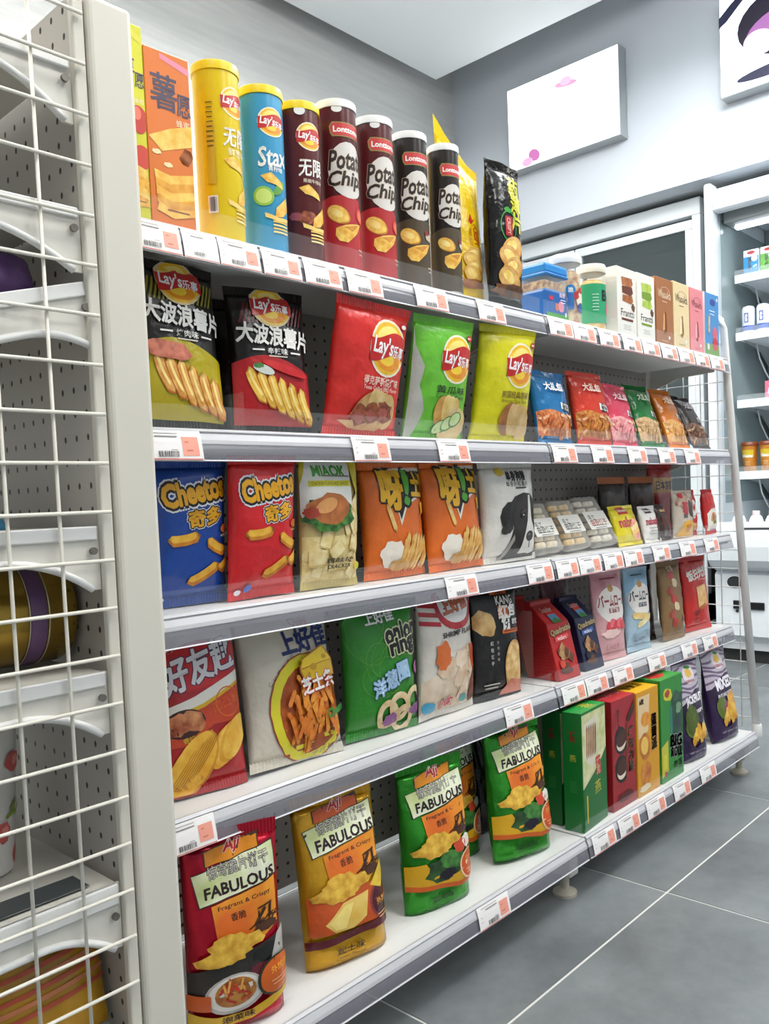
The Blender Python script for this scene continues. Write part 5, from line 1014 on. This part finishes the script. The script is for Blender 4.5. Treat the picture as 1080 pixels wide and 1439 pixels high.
def a_purple(w1, w2):
    def f(A):
        A.poly([(0, .98), (1, .98), (1, .70), (.7, .70), (.4, .64), (.1, .56), (0, .55)], 'b9aebc')
        for k in range(6): A.band(lambda u, k=k: .60+.065*k+.03*math.sin(5*u+k), lambda u, k=k: .625+.065*k+.03*math.sin(5*u+k), '6a5a72')
        A.poly([(0, .55), (.1, .56), (.4, .64), (.7, .70), (1, .70), (1, .5), (0, .45)], '2a1638'); A.ell(.56, .85, .22, .18, 'd9cfd4'); A.blob(.56, .87, .11, .09, 'd9b04a', seed=3); A.blob(.58, .93, .10, .04, '3f7a34', seed=4); A.text('SABAVA', .56, .79, .32, 'a8343a', h=.06, off=.02, part='logo')
        A.text(w1, .55, .60, .66, 'f0ecf2', h=.20, rot=.08, off=.05, part='logo'); A.text(w2, .56, .48, .7, 'e6dfe8', h=.07, rot=.08, off=.03)
        A.ell(.30, .34, .18, .22, '5a6a24'); R = random.Random(5)
        if w1 == 'MIXED': A.blob(.48, .33, .16, .12, '8a3a5a', seed=2); A.blob(.72, .38, .22, .22, food('c9892c', 'e6b85c', 40), seed=3)
        else: A.ell(.36, .40, .22, .34, '4a5a1c')
        for k in range(7): A.blob(.35+.08*k, .22+.035*(k % 3), .14, .09, (food('c98a1e', 'e2b03c', 30), food('d9a02c', 'f0cb64', 30))[k % 2], R.uniform(0, 2), seed=k)
        A.poly([(0, .22), (.4, .12), (1, .22), (1, .01), (0, .01)], '2c1742'); A.text('NET WEIGHT 100g', .5, .08, .6, 'cfc2d6', h=.05, off=.02)
    return f
bag(4, .580, -.022, -5, .120, .243, 5, -.8, '2c1742', a_purple('JACKFRUIT', 'CHIPS'), 'purple fruit chip pouch with striped lilac top, jackfruit one', 'purple jackfruit pouch', T=.026, name='fruit_chip_pouch', cat='snack pouch', seed=101, kind='pouch', seal=.06)
bag(4, .790, -.020, -4, .134, .243, 9, -1.4, '2c1742', a_purple('MIXED', 'FRUIT AND VEGETABLE'), 'purple fruit and vegetable chip pouch with striped top, last on bottom shelf', 'purple mixed fruit pouch', T=.026, name='fruit_chip_pouch', cat='snack pouch', seed=102, kind='pouch', seal=.06)
# ================================================================== price tags
TAGS = {0: [(-.884, .073), (-.810, .053), (-.757, .066), (-.688, .068), (-.615, .072), (-.533, .076), (-.382, .082), (-.219, .082), (.006, .089), (.096, .089), (.199, .089), (.301, .09), (.394, .09), (.489, .09), (.584, .09), (.678, .09), (.773, .09)],
 1: [(-.884, .088), (-.536, .081), (-.34, .084), (.006, .09), (.156, .09), (.313, .09), (.462, .09), (.605, .09)],
 2: [(-.333, .087), (-.094, .089), (.007, .083), (.092, .089), (.192, .086), (.282, .09), (.421, .09), (.566, .09), (.712, .09)],
 3: [(-.884, .078), (-.18, .09), (.014, .09), (.106, .09), (.219, .09), (.384, .09), (.563, .09), (.69, .09)],
 4: [(-.354, .088), (.014, .09), (.119, .09), (.242, .09), (.374, .088), (.52, .09)]}
CARD = pm('eeebea', .5); SALM = pm('eda08c', .5)
tprof = [(-.0048, -.0035), (-.0072, -.010), (-.0094, -.018), (-.0110, -.026), (-.0124, -.034), (-.0132, -.0405)]
from collections import defaultdict
near = defaultdict(list)
for s, L in TAGS.items():
    for x0, wd in L:
        best = min((p for p in PRODUCTS if p[0] == s and 'rear' not in p[2]), key=lambda p: abs(p[1]-(x0+wd/2))); near[(s, best[2])].append((x0, wd))
def tagF(u, v):
    k = (1-v)*(len(tprof)-1); i = min(int(k), len(tprof)-2); a = k-i; return tprof[i][0]*(1-a)+tprof[i+1][0]*a, tprof[i][1]*(1-a)+tprof[i+1][1]*a
for (s, sh), L in near.items():
    L.sort()
    for i, (x0, wd) in enumerate(L):
        suf = '' if len(L) == 1 else (', left one', ', right one')[i] if len(L) == 2 else (', left one', ', middle one', ', right one')[min(i, 2)]
        yf = -.06 if s == 4 else 0.
        t = thing('price_tag', f'white price tag with salmon block under the {sh}{suf}', 'price tag', (x0+.001, yf, Z[s]), group='price tags on the shelf rails')
        w_ = wd-.002; n = len(tprof); vs = []; fs = []
        for k in range(n):
            for xx in (0, w_): vs += [(xx, tprof[k][0]-.0006, tprof[k][1]), (xx, tprof[k][0]-.0002, tprof[k][1])]
        for k in range(n-1):
            a = 4*k; b = a+4; fs += [(a, a+2, b+2, b), (a+3, a+1, b+1, b+3), (a, b, b+1, a+1), (a+2, a+3, b+3, b+2)]
        fs += [(0, 1, 3, 2), (4*n-4, 4*n-2, 4*n-1, 4*n-3)]
        mobj('card', vs, fs, CARD, t, smooth=False)
        A = Art(w_, .0375); dx = (wd-.09)/wd if wd < .085 and i == 0 and x0 < -.87 else 0
        R = random.Random(int(x0*1000)+s); full = 'first' not in sh
        if not (s == 0 and abs(x0+.810) < .001): A.rect(.80, .47, .27, .26, SALM, part='price_block'); A.rect(.78, .34, .10, .018, 'c8705c', part='price_block'); A.rect(.74, .60, .06, .015, 'c8705c', part='price_block')
        A.rect(.5, .045, .97, .018, 'd9776a', part='red_line'); A.rect(.36, .88, .5, .012, '9a9692', part='print'); A.rect(.42, .77, .36, .018, '8a8682', part='print'); A.rect(.09, .55, .05, .012, 'b0aca8', part='print'); A.rect(.09, .38, .05, .012, 'b0aca8', part='print')
        barcode(A, .43, .22, .32, .085, '55524f', 16, int(abs(x0)*999)); A.rect(.52, .35, .1, .012, 'b0aca8', part='print')
        def F(u, v): yy, zz = tagF(u, v); return Vector((u*w_, yy-.0006, zz))
        A.build(t, F, 1, 6, base=.0003, step=.00005, clip=(0, 1, 0, 1))
# ================================================================== left stand goods
t = thing('gold_tin', 'gold metal tin with purple bands lying on the left stand', 'tin', (-1.13, .075, .618+.064)); t.rotation_euler = (0, math.pi/2, 0)
lathe('body', [(.058, -.06), (.0615, -.057), (.0615, .165), (.058, .172), (.05, .174)], pm('a8893a', .22, .85), t, 48)
for z0 in (.058, .118): lathe('purple_band', [(.0621, z0), (.0626, z0+.002), (.0626, z0+.016), (.0621, z0+.018)], pm('6a4a72', .4), t, 48, cap=False)
for z0 in (.056, .0775, .116, .1375): lathe('trim_ring', [(.0621, z0), (.0628, z0+.0008), (.0621, z0+.0016)], pm('c9bfa8', .3, .5), t, 48, cap=False)
t = thing('flowered_cup', 'white paper cup with pink flowers on the left stand', 'cup', (-1.045, .11, .3787))
lathe('body', [(.030, 0), (.033, .003), (.044, .165), (.046, .170)], pm('dedbd6', .4), t, 36); A = Art(.12, .16)
for cx, cy in ((.72, .80), (.84, .10), (.60, .3)): A.blob(cx, cy, .09, .10, 'd0605a', seed=int(cx*100), part='printed_flower'); A.blob(cx+.02, cy+.01, .04, .05, 'e9988c', seed=3, part='printed_flower')
for cx, cy, r in ((.74, .48, .6), (.80, .44, 1.0), (.70, .42, .3)): A.stick(cx, cy, .16, .02, '8aa03a', r, part='printed_leaf')
A.build(t, lambda u, v: Vector(((.0325+.0135*v)*math.sin(math.radians(-90+180*u)), -(.0325+.0135*v)*math.cos(math.radians(-90+180*u)), .004+v*.16)), 14, 6, base=.0005, clip=(0, 1, 0, 1))
o = box('shelf_label_strip', (-1.27, -.028, .3795), (-.985, .012, .3805), pm('3f4648', .3), bev=.0003, seg=1); tag(o, 'dark label strip lying on the shelf under the flowered cup', 'label strip')
def foilpack(x, y, z, wd, h, yaw, lean, c1, c2, lab, seed, name='foil_pack', cat='snack pack', stripes=None):
    R = random.Random(seed); nu = nv = 12; vs = []; fs = []
    t = thing(name, lab, cat, mat4=placed(x, y, z, yaw, lean, 0))
    for s_ in (-1, 1):
        for j in range(nv+1):
            for i in range(nu+1):
                u, v = i/nu, j/nv; dpt = .02*(max(0, 1-abs(2*u-1)**2.5)*max(0, 1-abs(2*v-1)**3))**.7; vs.append(((u-.5)*wd, s_*dpt+R.uniform(-.0012, .0012)*(dpt > 0), v*h))
    N = (nu+1)**2
    for s_ in (0, 1):
        for j in range(nv):
            for i in range(nu):
                q = (s_*N+j*(nu+1)+i, s_*N+j*(nu+1)+i+1, s_*N+(j+1)*(nu+1)+i+1, s_*N+(j+1)*(nu+1)+i); fs.append(q if s_ == 0 else q[::-1])
    mobj('body', vs, fs, food(c1, c2, 14, .25), t, smooth=True)
    if stripes:
        A = Art(wd, h)
        for k in range(stripes): A.poly([(0, .30+.09*k), (1, .42+.09*k), (1, .46+.09*k), (0, .34+.09*k)], ('c9583a', 'e08a5c')[k % 2], 'printed_stripe')
        A.build(t, lambda u, v: Vector(((u-.5)*wd, -.02*(max(0, 1-abs(2*u-1)**2.5)*max(0, 1-abs(2*v-1)**3))**.7, v*h)), 12, 12, base=.0016, step=.0001)
foilpack(-1.006, .035, 1.038, .07, .05, 10, 20, '5a3a78', 'a07ac0', 'crumpled purple foil pack on the tilted shelf, left stand', 1)
foilpack(-1.012, .13, 1.05, .10, .075, 20, 25, '4a4238', 'cdb860', 'dark and gold foil pack behind the purple one, left stand', 2)
foilpack(-1.06, .13, .789, .10, .045, 10, 40, 'b08a86', 'd9b0aa', 'pale pink pack lying behind the wire grid, left stand', 3)
foilpack(-1.05, .06, .7795, .08, .018, 5, 60, '3a86b0', '5aa8cc', 'small blue pack at the wire grid edge, left stand', 5)
for q, (x, y, z, yw, ln, h, lab) in enumerate(((-1.022, .008, .20, -4, 14, .125, 'yellow striped snack pack in front, bottom of the left stand'), (-1.0, .075, .20, -6, 10, .145, 'yellow striped snack pack in the middle, bottom of the left stand'), (-1.01, .145, .20, 4, 6, .155, 'yellow striped snack pack at the back, bottom of the left stand'))):
    foilpack(x, y, z, .13 if q == 0 else .09, h, yw, ln, 'b5831a', 'dca62c', lab, 10+q, stripes=7)
estand_low = thing('end_stand_shelf', 'lowest white shelf under the yellow striped packs, left stand', 'shelf', (-.9576, -.042, .199)); box('deck', (-.34, .003, -.006), (-.002, .6, -.001), WHITE, estand_low); box('lip', (-.34, -.004, -.03), (-.003, .003, 0), WHITE2, estand_low, bev=.0015)
# ================================================================== drinks in the open fridge
def milk(x, y, c, lab):
    t = thing('milk_carton', lab, 'carton', (x, y, SH[0]+.0005)); box('carton', (-.03, -.034, 0), (.03, .034, .105), pm('e6eaec', .4), t, bev=.001)
    A = Art(.068, .105); A.rect(.5, .36, 1., 1.1, c); A.ell(.72, .62, .2, .2, 'e9eef2'); A.text('纯牛奶', .4, .42, .26, 'f2f6f8', h=.9, off=.03, vert=True); A.ell(.5, .88, .26, .10, 'c22a34', part='logo'); A.text('牛奶', .5, .88, .22, 'f6eaea', off=.02, part='logo'); A.stick(.75, .3, .3, .05, 'e9eef2', .4)
    A.build(t, lambda u, v: Vector((-.0301, .034-u*.068, v*.105)), 0, 0, base=.0003, step=.00006)
milk(2.50, .505, '1f86c0', 'blue and white milk carton on the top fridge shelf, left one')
milk(2.50, .430, '5aa834', 'green and white milk carton on the top fridge shelf, right one')
for q, y in enumerate((.532, .466)):
    t = thing('drink_can', ['white and blue drink can on the fridge shelf, left one', 'white and blue drink can on the fridge shelf, right one'][q], 'can', (2.50, y, SH[1]+.0005))
    lathe('body', [(.024, 0), (.0285, .008), (.0285, .105), (.024, .115)], pm('dde2ea', .3), t, 28); lathe('blue_base', [(.0287, .008), (.0287, .03)], pm('2a4fa8', .35), t, 28, cap=False); lathe('can_end', [(.0245, .115), (.0245, .118), (.02, .117)], pm('b9bcc0', .3, .8), t, 28)
    A = Art(.07, .1); A.rect(.5, .60, .26, .62, '27489c', part='logo'); A.text('冰红茶', .5, .6, .18, 'f0f4fa', h=.52, off=.03, vert=True, part='logo'); A.build(t, lambda u, v: Vector((-.0287*math.cos(math.radians(-70+140*u)), -.0287*math.sin(math.radians(-70+140*u)), .005+v*.1)), 10, 1, base=.0003, clip=(0, 1, 0, 1))
t = thing('pink_drink_carton', 'pink drink carton with dark cap at the frame edge, third fridge shelf', 'carton', (2.50, .425, SH[2]+.0005)); box('carton', (-.028, -.03, 0), (.028, .03, .075), pm('d86a86', .4), t, bev=.002); lathe('cap', [(.014, .075), (.014, .092), (.01, .094)], pm('2f3236', .4), t, 16); A = Art(.06, .075); A.blob(.5, .4, .3, .3, 'f0c8d2', seed=3); A.text('草莓', .5, .75, .5, 'f8ecf0', off=.03); A.build(t, lambda u, v: Vector((-.0281, .03-u*.06, v*.075)), 0, 0, base=.0003, step=.00006)
for q, y in enumerate((.538, .456)):
    t = thing('tea_cup', ['brown lidded milk tea cup on the fridge shelf, left one', 'brown lidded milk tea cup on the fridge shelf, right one'][q], 'cup', (2.50, y, SH[3]+.0005))
    lathe('body', [(.026, 0), (.028, .002), (.036, .115)], food('a8641c', 'cf8f2e', 12), t, 30); lathe('lid', [(.0365, .115), (.0385, .116), (.0385, .126), (.034, .132), (.028, .133)], pm('7a3a1c', .3), t, 30)
    A = Art(.09, .11); A.rect(.5, .72, .62, .34, 'c9b02c', part='print'); A.text('Meco', .5, .62, .56, 'f4efe2', h=.17, off=.05, part='logo'); smalltext(A, .5, .38, .3, 'f0d8a8', 3, .05); A.build(t, lambda u, v: Vector((-(.028+.0078*v)*math.cos(math.radians(-75+150*u)), -(.028+.0078*v)*math.sin(math.radians(-75+150*u)), .002+v*.11)), 12, 6, base=.0006, clip=(0, 1, 0, 1))
for q, y in enumerate((.515, .44, .37)):
    t = thing('white_bottle', ['small white yoghurt bottle on the fridge deck, left one', 'small white yoghurt bottle on the fridge deck, middle one', 'small white yoghurt bottle on the fridge deck, right one'][q], 'bottle', (2.30, y, .5855))
    lathe('body', [(.026, 0), (.030, .006), (.030, .055), (.022, .072), (.014, .078)], pm('e9ecee', .35), t, 26); lathe('cap', [(.014, .078), (.016, .079), (.016, .093), (.012, .096)], pm('efd9dc', .35), t, 20)
